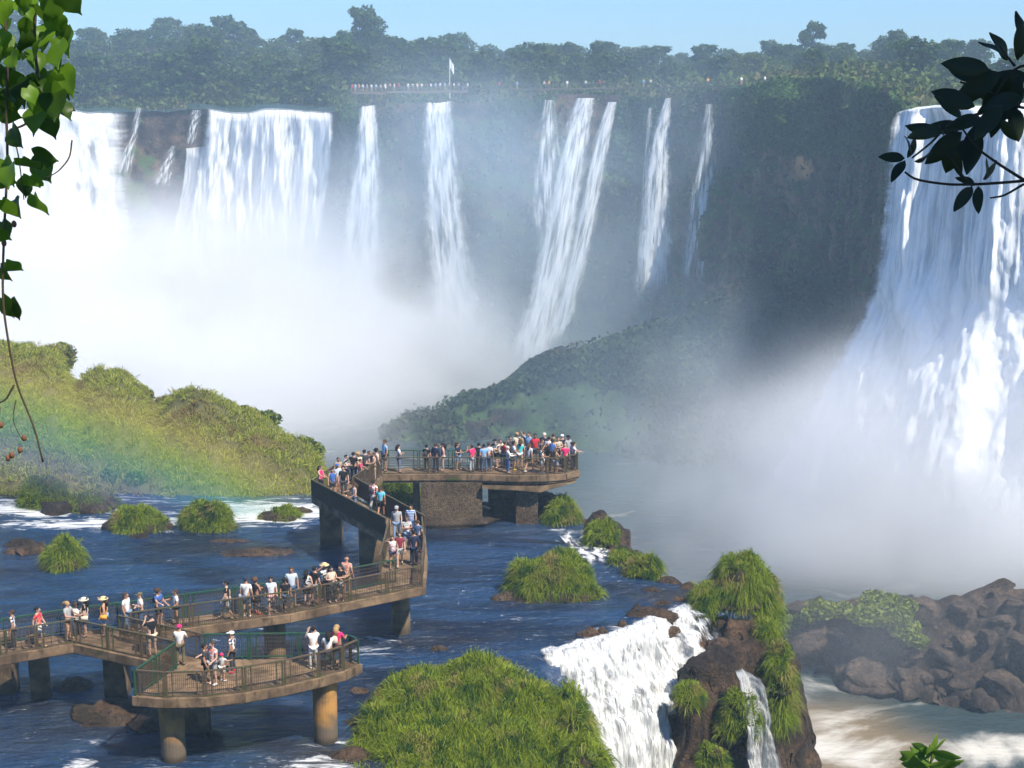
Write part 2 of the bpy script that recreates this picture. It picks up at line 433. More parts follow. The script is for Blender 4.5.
rib('bright slanting waterfall, broader and longer one of the pair on the shaded wall', [(585, 98), (577, 130), (566, 195), (553, 270), (535, 340), (528, 372)], [5, 6.5, 8, 9.5, 10, 10], M_fall_c, 65)
rib('bright slanting waterfall, narrower one of the pair on the shaded wall', [(612, 102), (602, 140), (591, 200), (578, 260), (560, 325), (548, 350)], [2.5, 4, 4.5, 5, 5, 4.5], M_fall_c, 66)
rib('slender waterfall from a notch in the wall, with a thin strand beside it', [(668, 98), (662, 130), (658, 180), (655, 240), (652, 310)], [1.5, 4, 6, 8, 10], M_fall_c, 67)
rib('hair-thin strand of water next to the slender notch waterfall', [(650, 108), (647, 160), (643, 290)], [1, 2, 4], M_fall_b, 68)
rib('pale veil-like waterfall on the dark wall nearest the ochre rock patch', [(709, 104), (707, 140), (704, 190), (700, 245), (696, 310)], [1.5, 4, 7, 8, 10], M_fall_b, 69)

# the great fall close by: a fluted curtain to a ledge, then a boiling apron
t = NT('great_fall_water'); p = t.pos(); uv = t.uv(); sv = t.n('SeparateXYZ', i0=uv)
sa = t.noise(t.scale(uv, (46, 2.6, 1)), 1.0, 6, .6, .25); sb = t.noise(t.scale(uv, (150, 9, 1)), 1.0, 4, .6, .2)
st = t.math('ADD', t.math('MULTIPLY', sa, .6), t.math('MULTIPLY', sb, .4))
bl = t.noise(t.scale(p, (.30, .30, .10)), 1.0, 8, .66, .8)
low = t.mapr(t.math('ADD', sv.outputs[1], t.math('MULTIPLY', t.noise(t.scale(uv, (20, 0, 1)), 1, 2), .1)), .42, .52)
h = t.n('Mix', i0=low, i2=st, i3=bl).outputs[0]
M_big = t.end(t.n('MixShader', i0=t.mapr(t.math('ADD', sv.outputs[0], t.math('MULTIPLY', t.math('SUBTRACT', t.noise(t.scale(uv, (4, 16, 1)), 1, 6, .7), .5), .10)), .004, .05), i1=t.n('BsdfTransparent').outputs[0], i2=t.bsdf(t.mix(t.mapr(h, .36, .58), t.mix(low, (.42, .47, .52), (.62, .66, .70)), (.88, .89, .90)), .8, t.bump(h, .55, 1.0), spec=.1)).outputs[0])
a = wallpoint(903); fi = np.linspace(a, len(lip)-1, 260); ii = np.arange(len(lip))
L = np.stack([np.interp(fi, ii, lip[:, k]) for k in range(3)], 1); O = np.stack([np.interp(fi, ii, out[:, k]) for k in range(3)], 1)
nvv = 150; v = np.linspace(0, 1, nvv); pts = np.zeros((260, nvv, 3))
fl = fbm(np.stack([fi*.30, fi*0, fi*0], 1), 4, 77)                       # flutes
tanb = L[1]-L[0]; tanb[2] = 0; tanb /= np.linalg.norm(tanb)
for j, s in enumerate(v):
    z = L[:, 2]*(1-s)+(ZC-1)*s
    led = .41+.05*fl
    o = 5.0+2.0*s + 11*np.clip((s-led+.06)/(1.06-led), 0, 1)**1.35
    sp = np.clip(1-(fi-fi[0])/ (len(lip)-a)*2.2, 0, 1)                    # the near edge leans outwards
    pts[:, j] = L - O*o[:, None] - tanb*(sp*(4.0*s+42*np.clip(s-.40, 0, 1)**1.25))[:, None]
    pts[:, j, 2] = z
pts[:, 0] += O*4
q = pts.copy(); lo = ss(.36, .5, v)[None, :]
n = 1.7*fl[:, None]*(1-.6*lo)*ss(0, .05, v)[None, :]*2 + (1-lo)*(1.3*fbm(q*[.5, .5, .05], 4, 71)+1.0*fbm(q*[.9, .9, .22], 5, 72)) + lo*(4.0*fbm(q*[.12, .12, .05], 5, 73)+1.3*fbm(q*[.35, .35, .10], 4, 74))
pts -= O[:, None, :]*(n*ss(0, .03, v)[None, :])[..., None]
tag(grid_mesh('waterfall', pts, M_big), 'great fluted waterfall pouring onto a ledge and boiling down, behind the leafy branch', 'waterfall')

# ------------------------------------------------------------------ mist and spray
def mist_mat(name, dens, nsc=.035, lo=.40, hi=.66, edge=.55, col=(.96, .97, .985), g=-.15):
    t = NT(name)
    r = t.n('VectorMath', _operation='LENGTH', i0=t.obj()).outputs['Value']
    e = t.mapr(r, 1.0, edge)
    n = t.mapr(t.noise(t.pos(), nsc, 3, .55, .4), lo, hi)
    d = t.math('MULTIPLY', t.math('MULTIPLY', e, n), dens)
    pv = t.n('VolumePrincipled', Color=col, Density=d, Anisotropy=g)
    return t.end(vol=pv.outputs[0])
def unit_ball(name, m, amp=.0, seed=0):
    b = MB(); b.ball((0, 0, 0), 1.0, nu=24, nv=14)
    return b.build(name, m, None, True)
def mist(px, py, D, rx, ry, rz, dens, tilt=0.0, name='mist', **kw):
    o = unit_ball(name, mist_mat('mist', dens, **kw))
    o.location = P(px, py, D); o.scale = (rx, ry, rz); o.rotation_euler = (0, R(tilt), 0)
    return struct(o, 'stuff')
# ------------------------------------------------------------------ the rock shelf the walkway stands on
def gp(pix, z=0.0): return [G(x, y, z)[:2] for x, y in pix]
EDGE = np.array([(-160, 130), (-60, 128), (-30, 116), (-17, 104)] + gp([(322, 497), (420, 500), (545, 511), (582, 520), (606, 545), (654, 578), (700, 584), (740, 592)])
      + gp([(752, 610), (735, 612), (706, 606), (690, 606), (640, 626), (600, 641), (570, 648), (543, 654), (556, 672), (574, 700), (588, 740), (596, 790), (600, 900)]) + [(6, 20), (-160, 20)])
def inside(p, poly):
    x, y = p[..., 0], p[..., 1]; r = np.zeros(x.shape, bool)
    for a, b in zip(poly, np.roll(poly, -1, 0)):
        c = ((a[1] > y) != (b[1] > y)) & (x < (b[0]-a[0])*(y-a[1])/(b[1]-a[1]+1e-12)+a[0]); r ^= c
    return r
def segdist(p, a, b):
    a, b = np.array(a), np.array(b); d = b-a
    t = np.clip(((p[..., :2]-a) @ d)/(d @ d), 0, 1)
    return np.linalg.norm(p[..., :2]-a-t[..., None]*d, axis=-1)
def edged(p, poly):
    d = np.full(p.shape[:-1], 1e9)
    for a, b in zip(poly, np.roll(poly, -1, 0)): d = np.minimum(d, segdist(p, a, b))
    return np.where(inside(p, poly), d, -d)
ROCKS = [(G(x, y, 0), rx, ry, h) for x, y, rx, ry, h in [                 # boulders and ledges of the riverbed: pixel, radii, height
    (70, 685, 3.0, 1.2, .2), (120, 712, 2.2, 1.3, .55), (700, 595, 1.3, .7, .35), (640, 612, 1.0, .5, .3), (600, 632, .8, .4, .3), (590, 628, .5, .4, .25), (622, 625, .6, .4, .35),
    (560, 590, 2.0, .8, .25), (650, 590, 1.4, .5, .2), (665, 603, 1.2, .5, .3), (720, 598, 1.1, .6, .5), (600, 520, 1.2, .8, .5), (570, 516, 1.2, .6, .6), (625, 552, 1.2, 1.0, .4), (640, 570, 1.0, .6, .35), (590, 533, .8, .9, .3),
    (360, 690, 1.2, .8, .25), (350, 755, 1.5, 1.0, .4), (500, 660, 1.3, .6, .2), (20, 545, 1.6, .8, .35), (8, 552, .9, .5, .3), (25, 552, .9, .5, .5), (140, 536, 1.2, .6, .25), (230, 540, 2.4, .8, .12), (255, 552, 2.6, .7, .12), (50, 552, .9, .5, .35),
    (300, 512, 1.6, .6, .35), (470, 508, 3.5, .8, .5), (540, 508, 2.0, .8, .5), (440, 648, .9, .5, .15), (215, 735, 1.2, .8, .1), (612, 543, 1.0, 1.5, .6), (632, 558, 1.0, 1.2, .55), (648, 571, 1.0, .9, .45), (594, 529, .9, 1.2, .6), (668, 580, 1.2, .6, .2), (692, 587, 1.4, .6, .22), (716, 592, 1.2, .6, .45), (678, 598, .9, .5, .3), (35, 500, 2.5, 1.2, .4), (95, 510, 2.2, 1, .3)]]
nx, ny = 560, 400
xs = np.concatenate([np.linspace(-75, -24, 120, endpoint=False), np.linspace(-24, 24, 440)])
ys = np.concatenate([np.linspace(40, 92, 320), np.linspace(92.3, 135, 80)])
g = np.stack(np.meshgrid(xs, ys, indexing='ij') + [np.zeros((nx, ny))], -1)
d = edged(g, EDGE)
dn = d + .9*fbm(g*[.35, .35, 0], 5, 12) + .25*fbm(g*[1.6, 1.6, 0], 3, 13)
def bed(g, d, dn):
    z = -.55 + .3*fbm(g*[.5, .5, 0], 4, 14)*ss(-1, 1, d)
    o = np.clip(-dn, 0, None)
    z = z - 2.0*o - .5*o**1.25
    for c, rx, ry, h in ROCKS:
        r = ((g[..., 0]-c[0])/rx)**2+((g[..., 1]-c[1])/ry)**2
        z = np.where(r < 2.6, np.maximum(z, (h+.9)*np.exp(-r*1.2)*(1+.35*fbm(g*[1.3, 1.3, 0], 4, 15)) - .9), z)
    # the rocky spur right of the cascade
    s = np.minimum(segdist(g, G(742, 600, 0)[:2], G(752, 640, -1)[:2]), segdist(g, G(752, 640, -1)[:2], G(712, 668, -1.0)[:2])+.35)
    top = -.15-.5*ss(62, 72, 130-g[..., 1]) 
    sn = s + .55*fbm(g*[.7, .7, 0], 4, 16)
    z = np.maximum(z, -.55 + .5*fbm(g*[.9, .9, 0], 4, 17) - 2.3*np.clip(sn-1.15, 0, None)-.4*np.clip(sn-1.15, 0, None)**1.3)
    z = z + .35*fbm(np.stack([g[..., 0], g[..., 1], z*.5], -1)*.9, 4, 18)*ss(.3, -1, d)
    return np.maximum(z, ZC-1)
g[..., 2] = bed(g, d, dn)
gg = g.copy()                                                         # undercut, craggy faces
n3 = np.stack([fbm(g*.8, 4, 20+k) for k in range(2)]+[np.zeros(d.shape)], -1)
gg += n3*(.75*ss(-.2, -2, d))[..., None]
struct(grid_mesh('river_rock_shelf', gg, M_wet, uv=False, keep=(g[..., 2] > ZC-.5)))

# water over the shelf
t = NT('shelf_water'); p = t.pos()
sp = t.scale(p, (.35, .9, .35))
w1 = t.noise(sp, 1.0, 6, .6, .6); w2 = t.noise(t.scale(p, (1.6, 4.2, 1.6)), 1.0, 4, .6, .3)
fo = t.attr('foam')
fs = t.math('ADD', t.math('MULTIPLY', t.noise(t.scale(p, (.45, 1.8, .4)), 1, 7, .68, 1.0), 1.0), t.math('MULTIPLY', fo, .25))
f = t.mapr(fs, .66, .84)
c = t.mix(t.mapr(t.noise(t.scale(p, (.09, .30, .09)), 1, 5, .6, .8), .36, .62), (.004, .013, .036), (.014, .050, .125))
c = t.mix(t.attr('shallow'), c, (.035, .028, .018))
c = t.mix(f, c, (.72, .74, .76))
M_water = t.end(t.bsdf(c, t.mapr(f, 0, 1, .12, .7), t.bump(t.math('ADD', w1, t.math('MULTIPLY', w2, .5)), 1.0, .55), spec=.5))
nxw, nyw = 420, 300
xs = np.linspace(-80, 16, nxw); ys = np.linspace(42, 132, nyw)
h = np.stack(np.meshgrid(xs, ys, indexing='ij') + [np.zeros((nxw, nyw))], -1)
hd = edged(h, EDGE)
h[..., 2] = .06*fbm(h*[.5, 1.1, 0], 4, 41) - .05 - .30*ss(.5, -.3, hd)
foam = spot(h, [(15, 508, 0, 9, 1.8, 1.5), (80, 523, 0, 8, 1.3, 1.2), (60, 500, 0, 9, 1.4, 1.2), (265, 512, 0, 7, 3.2, 1.6), (180, 520, 0, 5, 1.5, 1.2), (230, 505, 0, 5, 1.2, 1.3), (300, 508, 0, 4, 1.6, .9), (150, 527, 0, 3, .8, .8),
     (372, 650, 0, 2.0, 1.1, .7), (350, 635, 0, 1.5, .6, .5), (300, 762, 0, 2.2, 1.2, .9), (80, 766, 0, .9, 1.3, 1.1), (100, 740, 0, 1.2, .7, .6), (230, 728, 0, 1.6, .5, .5), (330, 765, 0, 1.2, .7, .9), (255, 625, 0, 2.2, .8, .75), (215, 630, 0, 2, .8, .5),
     (585, 550, 0, 1.5, 2.2, .7), (560, 530, 0, 1.0, .8, .8), (600, 640, 0, 2.4, .8, .8), (640, 628, 0, 2.0, .8, .8), (690, 608, 0, 1.2, .8, .8), (570, 648, 0, 1.2, .6, .9), (440, 600, 0, 2, .6, .35), (390, 640, 0, 1.5, 1.0, .6), (5, 490, 0, 8, 2, .9), (174, 764, 0, 1.4, .7, .8), (160, 768, 0, 1.2, .5, .7), (326, 745, 0, 1.6, .6, .8), (340, 742, 0, 1.0, .5, .8), (401, 636, 0, 1.4, .5, .6), (41, 700, 0, 1.2, .4, .5), (276, 672, 0, 1.3, .5, .5), (200, 640, 0, 2.5, .8, .4), (120, 600, 0, 4, .8, .25), (480, 560, 0, 4, .6, .25), (520, 620, 0, 3, .6, .3), (160, 560, 0, 5, .5, .3), (30, 610, 0, 4, .5, .25)])
shal = np.clip(spot(h, [(460, 515, 0, 6, 1.6, .9), (100, 715, 0, 4, 2.5, .6), (330, 760, 0, 3, 2, .7), (560, 600, 0, 2.5, 1, .4), (690, 595, 0, 3.5, 1.3, .9), (250, 548, 0, 5, 1.6, .5), (615, 545, 0, 1.8, 2.5, .6), (20, 560, 0, 5, 3, .25), (200, 740, 0, 5, 1.6, .5), (30, 740, 0, 3, 2, .5), (430, 640, 0, 3, 1.2, .35), (500, 530, 0, 5, 1.5, .3), (300, 590, 0, 5, 1.2, .3), (90, 640, 0, 4, 1, .3)]), 0, 1)
struct(grid_mesh('river_over_shelf', h, M_water, uv=False, keep=hd > -.3, attr=dict(foam=foam.ravel(), shallow=shal.ravel())))

# ------------------------------------------------------------------ white water running off the shelf
M_casc = foam_mat('cascade_foam', 22, 9.0, .36, .56, .04, tint=(.80, .82, .82), sheet=.65, thin=.16)
M_thread = foam_mat('thread_foam', 5, 6.0, .42, .60, .25, tint=(.88, .90, .92))
def strip(name, label, top, prof, dirs, m, seed, nu=150, amp=.35, group=None, fan=0.0):
    top = np.array([G(x, y, 0) for x, y in top]); L = resample(top, nu)
    pr = np.array(prof, float); nvv = 130
    s = np.interp(np.linspace(0, 1, nvv), np.linspace(0, 1, len(pr)), pr[:, 0]); z = np.interp(np.linspace(0, 1, nvv), np.linspace(0, 1, len(pr)), pr[:, 1])
    u = np.linspace(0, 1, nu)[:, None]
    d0, d1 = np.array(dirs[0], float), np.array(dirs[1], float); dd = d0*(1-u)+d1*u; dd /= np.linalg.norm(dd, axis=1)[:, None]
    pts = np.zeros((nu, nvv, 3))
    jit = 1+.25*fbm(np.stack([u[:, 0]*6, u[:, 0]*0, u[:, 0]*0], 1), 3, seed)
    pts[..., :2] = L[:, None, :2]+dd[:, None, :]*(s[None, :]*jit[:, None])[..., None]
    pts[..., 2] = z[None, :]
    n = fbm(pts*[.9, .9, .7], 5, seed+3)*amp*1.3+fbm(pts*[2.6, 2.6, 1.8], 4, seed+5)*amp*.75
    k = ss(0, 1.0, s)[None, :]
    pts[..., 2] += n*(.25+.75*k)
    pts[..., :2] += dd[:, None, :]*(n*k*.9)[..., None]
    return tag(grid_mesh(name, pts, m), label, 'cascade', group)
strip('cascade', 'broad white cascade tumbling off the shelf beside the largest grassy islet', [(541, 655), (570, 650), (600, 643), (640, 628), (692, 607)],
      [(-.9, -.03), (-.5, .06), (.1, .06), (.6, -.5), (1.1, -1.5), (2.2, -2.1), (3.0, -2.7), (4.0, -5.0), (5.5, -9), (8, -16), (11, -25), (13, -33)], ((.3, -1), (.3, -1)), M_casc, 91, 220, .5)
strip('cascade', 'thin white rapids sliding over the dark rim behind the small grassy islet', [(553, 530), (568, 546), (585, 566)],
      [(0, .06), (.8, .06), (1.6, .04), (2.2, -.05), (2.8, -.3), (3.4, -.7)], ((1, .25), (1, -.15)), M_thread, 93, 40, .12)
strip('cascade', 'threads of white water combing down the dark rock behind the broad cascade', [(664, 614), (688, 610), (708, 616)],
      [(-.3, .05), (.2, .0), (.8, -.5), (1.8, -1.2), (3.0, -1.7), (4.4, -2.2)], ((.35, -1), (.6, -1)), M_thread, 95, 46, .22)
strip('cascade', 'narrow outer cascade spraying down the far side of the brown rock', [(738, 664), (746, 660), (756, 664)],
      [(-.4, -.5), (.3, -.7), (.9, -1.9), (1.6, -4.5), (2.6, -9), (4, -18), (6, -33)], ((.25, -1), (.75, -1)), M_casc, 96, 46, .3)
BL = (.64, .83, 1.0)
mist(40, 350, 300, 105, 42, 42, .16, lo=.25, hi=.55, edge=.0)          # below the left falls
mist(60, 440, 245, 80, 60, 34, .15, lo=.25, hi=.55, edge=.0)
mist(270, 335, 300, 60, 38, 46, .10, lo=.26, hi=.56, edge=.0)
mist(350, 410, 270, 50, 40, 38, .11, lo=.26, hi=.56, edge=.0)
mist(470, 300, 290, 60, 30, 62, .022, lo=.26, hi=.60, edge=.0, col=(.76, .89, 1.0))
mist(430, 150, 305, 60, 16, 30, .013, lo=.30, hi=.62, edge=.0, col=BL)
mist(580, 160, 285, 70, 18, 36, .017, lo=.28, hi=.64, edge=.0, col=BL)
mist(620, 440, 205, 44, 18, 30, .012, lo=.34, hi=.64, edge=.0, col=BL)
mist(700, 330, 222, 28, 12, 26, .018, lo=.32, hi=.66, edge=.0, col=BL)
mist(780, 480, 170, 32, 13, 20, .075, tilt=24, lo=.32, hi=.60, edge=.0)        # foot of the great fall
mist(960, 455, 162, 36, 10, 23, .14, lo=.26, hi=.56, edge=.0)
mist(835, 420, 176, 15, 12, 22, .06, tilt=28, lo=.34, hi=.62, edge=.0)
mist(690, 545, 160, 28, 15, 12, .045, lo=.32, hi=.62, edge=.0)
mist(920, 640, 128, 30, 9, 8, .018, lo=.30, hi=.62, edge=.0)
mist(990, 548, 166, 36, 15, 12, .22, lo=.22, hi=.52, edge=.0)
mist(880, 525, 166, 26, 13, 13, .12, lo=.28, hi=.58, edge=.0)
# the rainbow: its colours painted into a bow of spray before the island
RD = 84.0
qa, qb, qc = (P(x, y, RD)[[0, 2]] for x, y in [(0, 345), (160, 398), (318, 468)])
Am = 2*np.array([qb-qa, qc-qa]); rc = np.linalg.solve(Am, np.array([qb@qb-qa@qa, qc@qc-qa@qa])); rr = np.linalg.norm(qa-rc)
bw = 9.0; a0, a1 = math.atan2(qa[1]-rc[1], qa[0]-rc[0])+.16, math.atan2(qc[1]-rc[1], qc[0]-rc[0])-.02
an = np.linspace(a0, a1, 40); bv = []; bf = []
for a in an:
    for r_ in (rr-bw, rr):
        for y in (-.9, .9): bv.append((r_*math.cos(a), y, r_*math.sin(a)))
for k in range(39):
    i = 4*k; bf += [[i, i+1, i+5, i+4], [i+2, i+6, i+7, i+3], [i, i+4, i+6, i+2], [i+1, i+3, i+7, i+5]]
bf += [[0, 2, 3, 1], [156, 157, 159, 158]]
t = NT('painted_rainbow'); ob = t.obj(); sx = t.n('SeparateXYZ', i0=ob)
ln = t.n('VectorMath', _operation='LENGTH', i0=t.scale(ob, (1, 0, 1))).outputs['Value']
u = t.mapr(ln, rr-bw, rr, 0, 1, smooth=False)
cr_ = t.n('ValToRGB', i0=u); el = cr_.color_ramp.elements
for i, (x, c) in enumerate([(0, (.45, .45, .75)), (.28, (.25, .40, .85)), (.48, (.22, .70, .55)), (.64, (.55, .80, .25)), (.80, (.95, .75, .25)), (1, (.95, .52, .28))]):
    e = el[i] if i < 2 else el.new(x); e.position = x; e.color = (*c, 1)
dn_ = t.math('MULTIPLY', t.math('MULTIPLY', t.mapr(u, 0, .4), t.mapr(u, 1, .7)), t.math('MULTIPLY', t.mapr(sx.outputs[0], rr*math.cos(a1)-.2, rr*math.cos(a1)-9), .19))
o = mesh('rainbow', bv, bf, t.end(vol=t.n('VolumePrincipled', Color=cr_.outputs[0], Density=dn_, Anisotropy=0.0).outputs[0]), smooth=False)
o.location = (rc[0], RD, rc[1]); struct(o, 'stuff')
# ------------------------------------------------------------------ vegetation
M_grass = leafmat('grass_blades', (.12, .20, .010), (.31, .37, .030), .4, .6, patch=(.33, .28, .09), psc=.7, patch2=(.055, .12, .012))
M_grass_old = leafmat('island_grass', (.20, .25, .03), (.42, .43, .08), .4, .6, patch=(.28, .22, .08), psc=.3)
M_leaf = leafmat('shrub_leaves', (.09, .15, .02), (.19, .24, .04), .3, .5)
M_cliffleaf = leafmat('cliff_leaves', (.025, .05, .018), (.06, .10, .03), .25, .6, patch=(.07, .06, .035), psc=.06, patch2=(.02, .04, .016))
M_bark = plain('bark', (.10, .08, .06), .9)
M_palebark = plain('pale_bark', (.32, .29, .25), .9)
def blades(pts, nrm, ln, wd, droop=.5, spread=.5, seed=0):
    r = np.random.default_rng(seed); n = len(pts)
    d = nrm + r.normal(0, spread, (n, 3)); d /= np.linalg.norm(d, axis=1)[:, None]
    l = ln*(.55+.8*r.random(n))[:, None]
    sd = np.cross(d, r.normal(0, 1, (n, 3))); sd /= np.linalg.norm(sd, axis=1)[:, None]+1e-9
    w = wd*(.6+.8*r.random(n))[:, None]
    out = d.copy(); out[:, 2] *= .3
    mid = pts + d*l*.55; tip = pts + d*l*.72 + out*l*.34*droop - np.array([0, 0, 1.])*l*droop*.55
    v = np.stack([pts-sd*w*.5, pts+sd*w*.5, mid-sd*w*.42, mid+sd*w*.42, tip], 1).reshape(-1, 3)
    b = np.arange(n)[:, None]*5
    f = np.concatenate([b+[0, 1, 3], b+[0, 3, 2], b+[2, 3, 4]])
    return v, f
def tufted(p, nr, per, rad, seed):
    """Gather the blades into tufts that splay outwards from their own centres."""
    r = np.random.default_rng(seed); k = max(1, len(p)//per)
    c, cn = p[:k], nr[:k]; i = np.arange(len(p)) % k
    o = r.normal(0, 1, (len(p), 3)); o -= (o*cn[i]).sum(1)[:, None]*cn[i]
    o *= rad*(.4+.9*r.random(k))[i][:, None]
    lean = r.normal(0, .35, (k, 3))[i]
    return c[i]+o, cn[i]+o/rad*.55+lean
def leafquads(c, size, seed=0, flat=.0, up=None):
    r = np.random.default_rng(seed); n = len(c)
    nn = r.normal(0, 1, (n, 3)); nn[:, 2] += flat*2
    if up is not None: nn += up*1.2
    nn /= np.linalg.norm(nn, axis=1)[:, None]
    a = np.cross(nn, r.normal(0, 1, (n, 3))); a /= np.linalg.norm(a, axis=1)[:, None]+1e-9
    b = np.cross(nn, a); s = (size*(.6+.8*r.random(n)))[:, None]
    k = .25*s*nn
    v = np.stack([c-a*s*.62, c-b*s*.36+k, c+a*s*.62, c+b*s*.36+k], 1).reshape(-1, 3)
    return v, np.arange(n*4).reshape(-1, 4)
def tri_sample(v, f, n, seed, wt=None):
    r = np.random.default_rng(seed)
    a, b, c = v[f[:, 0]], v[f[:, 1]], v[f[:, 2]]
    cr = np.cross(b-a, c-a); ar = np.linalg.norm(cr, axis=1); w = ar if wt is None else ar*wt(( a+c)/2, cr/(ar[:, None]+1e-9))
    i = r.choice(len(f), n, p=w/w.sum())
    s, t = r.random(n), r.random(n); fl = s+t > 1; s[fl], t[fl] = 1-s[fl], 1-t[fl]
    p = a[i]+(b-a)[i]*s[:, None]+(c-a)[i]*t[:, None]; nr = cr[i]/(ar[i][:, None]+1e-9)
    nr[nr[:, 2] < 0] *= -1
    return p, nr
def quads_tris(f): return np.concatenate([f[:, [0, 1, 2]], f[:, [0, 2, 3]]])

def tussock(label, c, rx, ry, h, n, ln=.5, wd=.03, seed=0, rock=.25, mat=None, rot=0.0, name='grassy_islet', cat='grass islet', lobes=5, droop=.7, hang=0.0, lump=.45, flat=3.4, lobes_at=None, bare=.10):
    c = np.array(c, float); root = empty(name, c); tag(root, label, cat)
    nu, nv = 40, 16
    nu, nv = (90, 40) if lobes_at else (nu, nv)
    a = np.linspace(0, 2*np.pi, nu); s = np.linspace(0, 1, nv)
    A, S = np.meshgrid(a, s, indexing='ij')
    rr = 1+.28*vn(np.stack([np.cos(A)*1.4+seed, np.sin(A)*1.4, A*0], -1), seed)
    prof = S**.75
    X, Y = np.cos(A)*rr*rx*prof, np.sin(A)*rr*ry*prof
    Z = h*(1-S**flat)*(1+lump*fbm(np.stack([X, Y, X*0], -1)*(2.2/max(rx, .5))+seed*3.1, 3, seed)) - hang*S**3
    if lobes_at:
        Z = np.full(X.shape, -.15)
        for lx, ly, lr, lh in lobes_at: Z = np.maximum(Z, lh*(1-np.clip(np.hypot(X-lx, Y-ly)/lr, 0, 1.2)**2.4))
        Z = Z*(1+.35*fbm(np.stack([X, Y, X*0], -1)*.9, 3, seed))
    k, q = math.cos(rot), math.sin(rot)
    v = np.stack([X*k-Y*q, X*q+Y*k, Z-.1], -1)
    f = grid_faces(nu, nv)[:, ::-1]
    mesh('soil_mound', v.reshape(-1, 3)*[.93, .93, .9], f, M_earthy, root)
    p, nr = tri_sample(v.reshape(-1, 3), quads_tris(f), int(n*1.15), seed+1)
    p, nr = tufted(p, nr*.8+np.array([0, 0, .45]), 26, ln*.28, seed+3)
    ok = fbm(p*(1.6/max(rx, .6))**.5*1.3+seed, 3, seed+6) < .52-bare*2; p, nr = p[ok], nr[ok]
    lf = (.55+1.0*np.clip(.5+.9*fbm(p*1.5, 2, seed+7), 0, 1))[:, None]
    bv, bf = blades(p, nr, ln*1.2*lf, wd, droop, .32, seed+2)
    mesh('grass', bv, bf, mat or M_grass, root, smooth=False)
    if rock:
        m = MB(); m.ball((0, 0, 0), (rx*1.12, ry*1.12, rock*max(rx, .8)*1.1), nu=36, nv=16)
        w = np.concatenate(m.v); w *= (1+.45*fbm(w*(1.5/max(rx, .8))+seed, 5, seed))[:, None]; w[:, :2] = w[:, :2] @ np.array([[k, q], [-q, k]])
        mesh('rock_base', w, m.f, M_drock, root)
    return root
M_drock = rock_mat('dry_rock', (.05, .036, .024), (.17, .12, .08), gamt=.0, sc=.8)
M_earthy = plain('soil', (.045, .035, .018), .95, .4, 2.0)
T = tussock
T('largest grassy islet, a broad shaggy green mound beside the round viewing deck', [-1.95, 54.6, -.2], 4.5, 5.2, 1.95, 76000, .56, .032, 101, .06, bare=.03, lobes_at=[(-1.3, .6, 2.7, 1.75), (.7, 1.3, 2.4, 1.95), (-3.1, -.7, 1.7, 1.1), (2.5, .4, 1.9, 1.4), (-.4, -2.2, 2.6, 1.0), (3.6, -.9, 1.3, .85), (-1.8, -3.0, 1.6, .75), (1.8, -2.4, 1.9, 1.1), (-4.0, .5, 1.1, .7), (0, -3.6, 2.6, .8), (3.0, -2.4, 1.4, .7)])
T('dark green curtain of grass hanging over the cascade edge beside the largest islet', G(571, 725, 0)+[0, -.3, -1.3], .85, 2.6, 2.3, 14000, .45, .034, 102, .12, hang=1.5, droop=1.0, name='grass_clump', cat='grass clump')
T('shaggy green clump at the foot of the largest islet where the cascade drops away', G(586, 764, 0)+[-.1, -.5, -.5], .9, 1.5, 1.5, 7000, .45, .034, 122, .1, hang=.8, droop=1.0, name='grass_clump', cat='grass clump')
T('rounded golden green islet on a low brown rock in the middle of the channel', G(556, 590, 0), 2.1, 1.5, 1.6, 18000, .45, .03, 103, .28)
T('lone upright tussock on a dark rock in the blue water, tallest for its width', G(65, 566, 0), .75, .7, 1.35, 6000, .45, .034, 104, .35)
T('grey-green tussock islet by the left rapids, half lost in rainbow mist', G(47, 503, 0), 1.4, 1.0, 1.4, 5500, .42, .04, 105, .3)
T('low greyish islet of rocks and tufts between two larger tussock islets', G(92, 508, 0), 1.6, .9, .8, 4000, .4, .04, 106, .45)
T('wide tussock islet with bare dark rocks along its front, white rapid beside it', G(138, 527, 0), 1.7, 1.0, 1.2, 7000, .42, .035, 107, .42)
T('round bushy tussock islet ringed by white rapids', G(208, 526, 0), 1.35, 1.0, 1.4, 7000, .42, .035, 108, .1)
T('flat rocky islet with one green tuft in the whitest rapids', G(280, 517, 0), 1.1, .7, .5, 3000, .35, .035, 109, .4)
T('green tuft at the rim right beside the big pillar of the crowded deck', G(562, 517, .2), .75, .8, .9, 4500, .42, .035, 110, .3, name='grass_clump', cat='grass clump')
T('first of the small green tufts along the rim above the thin rapids', G(603, 541, .2), .65, .9, .95, 3500, .45, .04, 111, .1, name='grass_clump', cat='grass clump')
T('tiny green tuft on the bare brown rim between two larger tufts', G(620, 560, .1), .5, .5, .5, 2000, .35, .035, 112, .1, name='grass_clump', cat='grass clump')
T('last green tuft on the rim, beside the thin rapids where the rim turns', G(640, 572, .1), .8, .7, .75, 3000, .42, .035, 113, .1, name='grass_clump', cat='grass clump')
T('tall shaggy green clump crowning the rocky corner of the shelf', G(742, 600, .0), 1.55, 1.2, 2.05, 15000, .42, .034, 114, .15, hang=.8, droop=1.0, name='grass_clump', cat='grass clump')
T('shorter green clump leaning against the tall clump on the rocky corner', G(706, 600, .1), .55, .6, .9, 6000, .4, .03, 115, .1, hang=.4, droop=1.0, name='grass_clump', cat='grass clump')
T('green clump just below the tall clump on the rocky corner', G(766, 640, -.9), .45, .6, .9, 3500, .4, .03, 116, .05, hang=.9, droop=1.1, name='grass_clump', cat='grass clump')
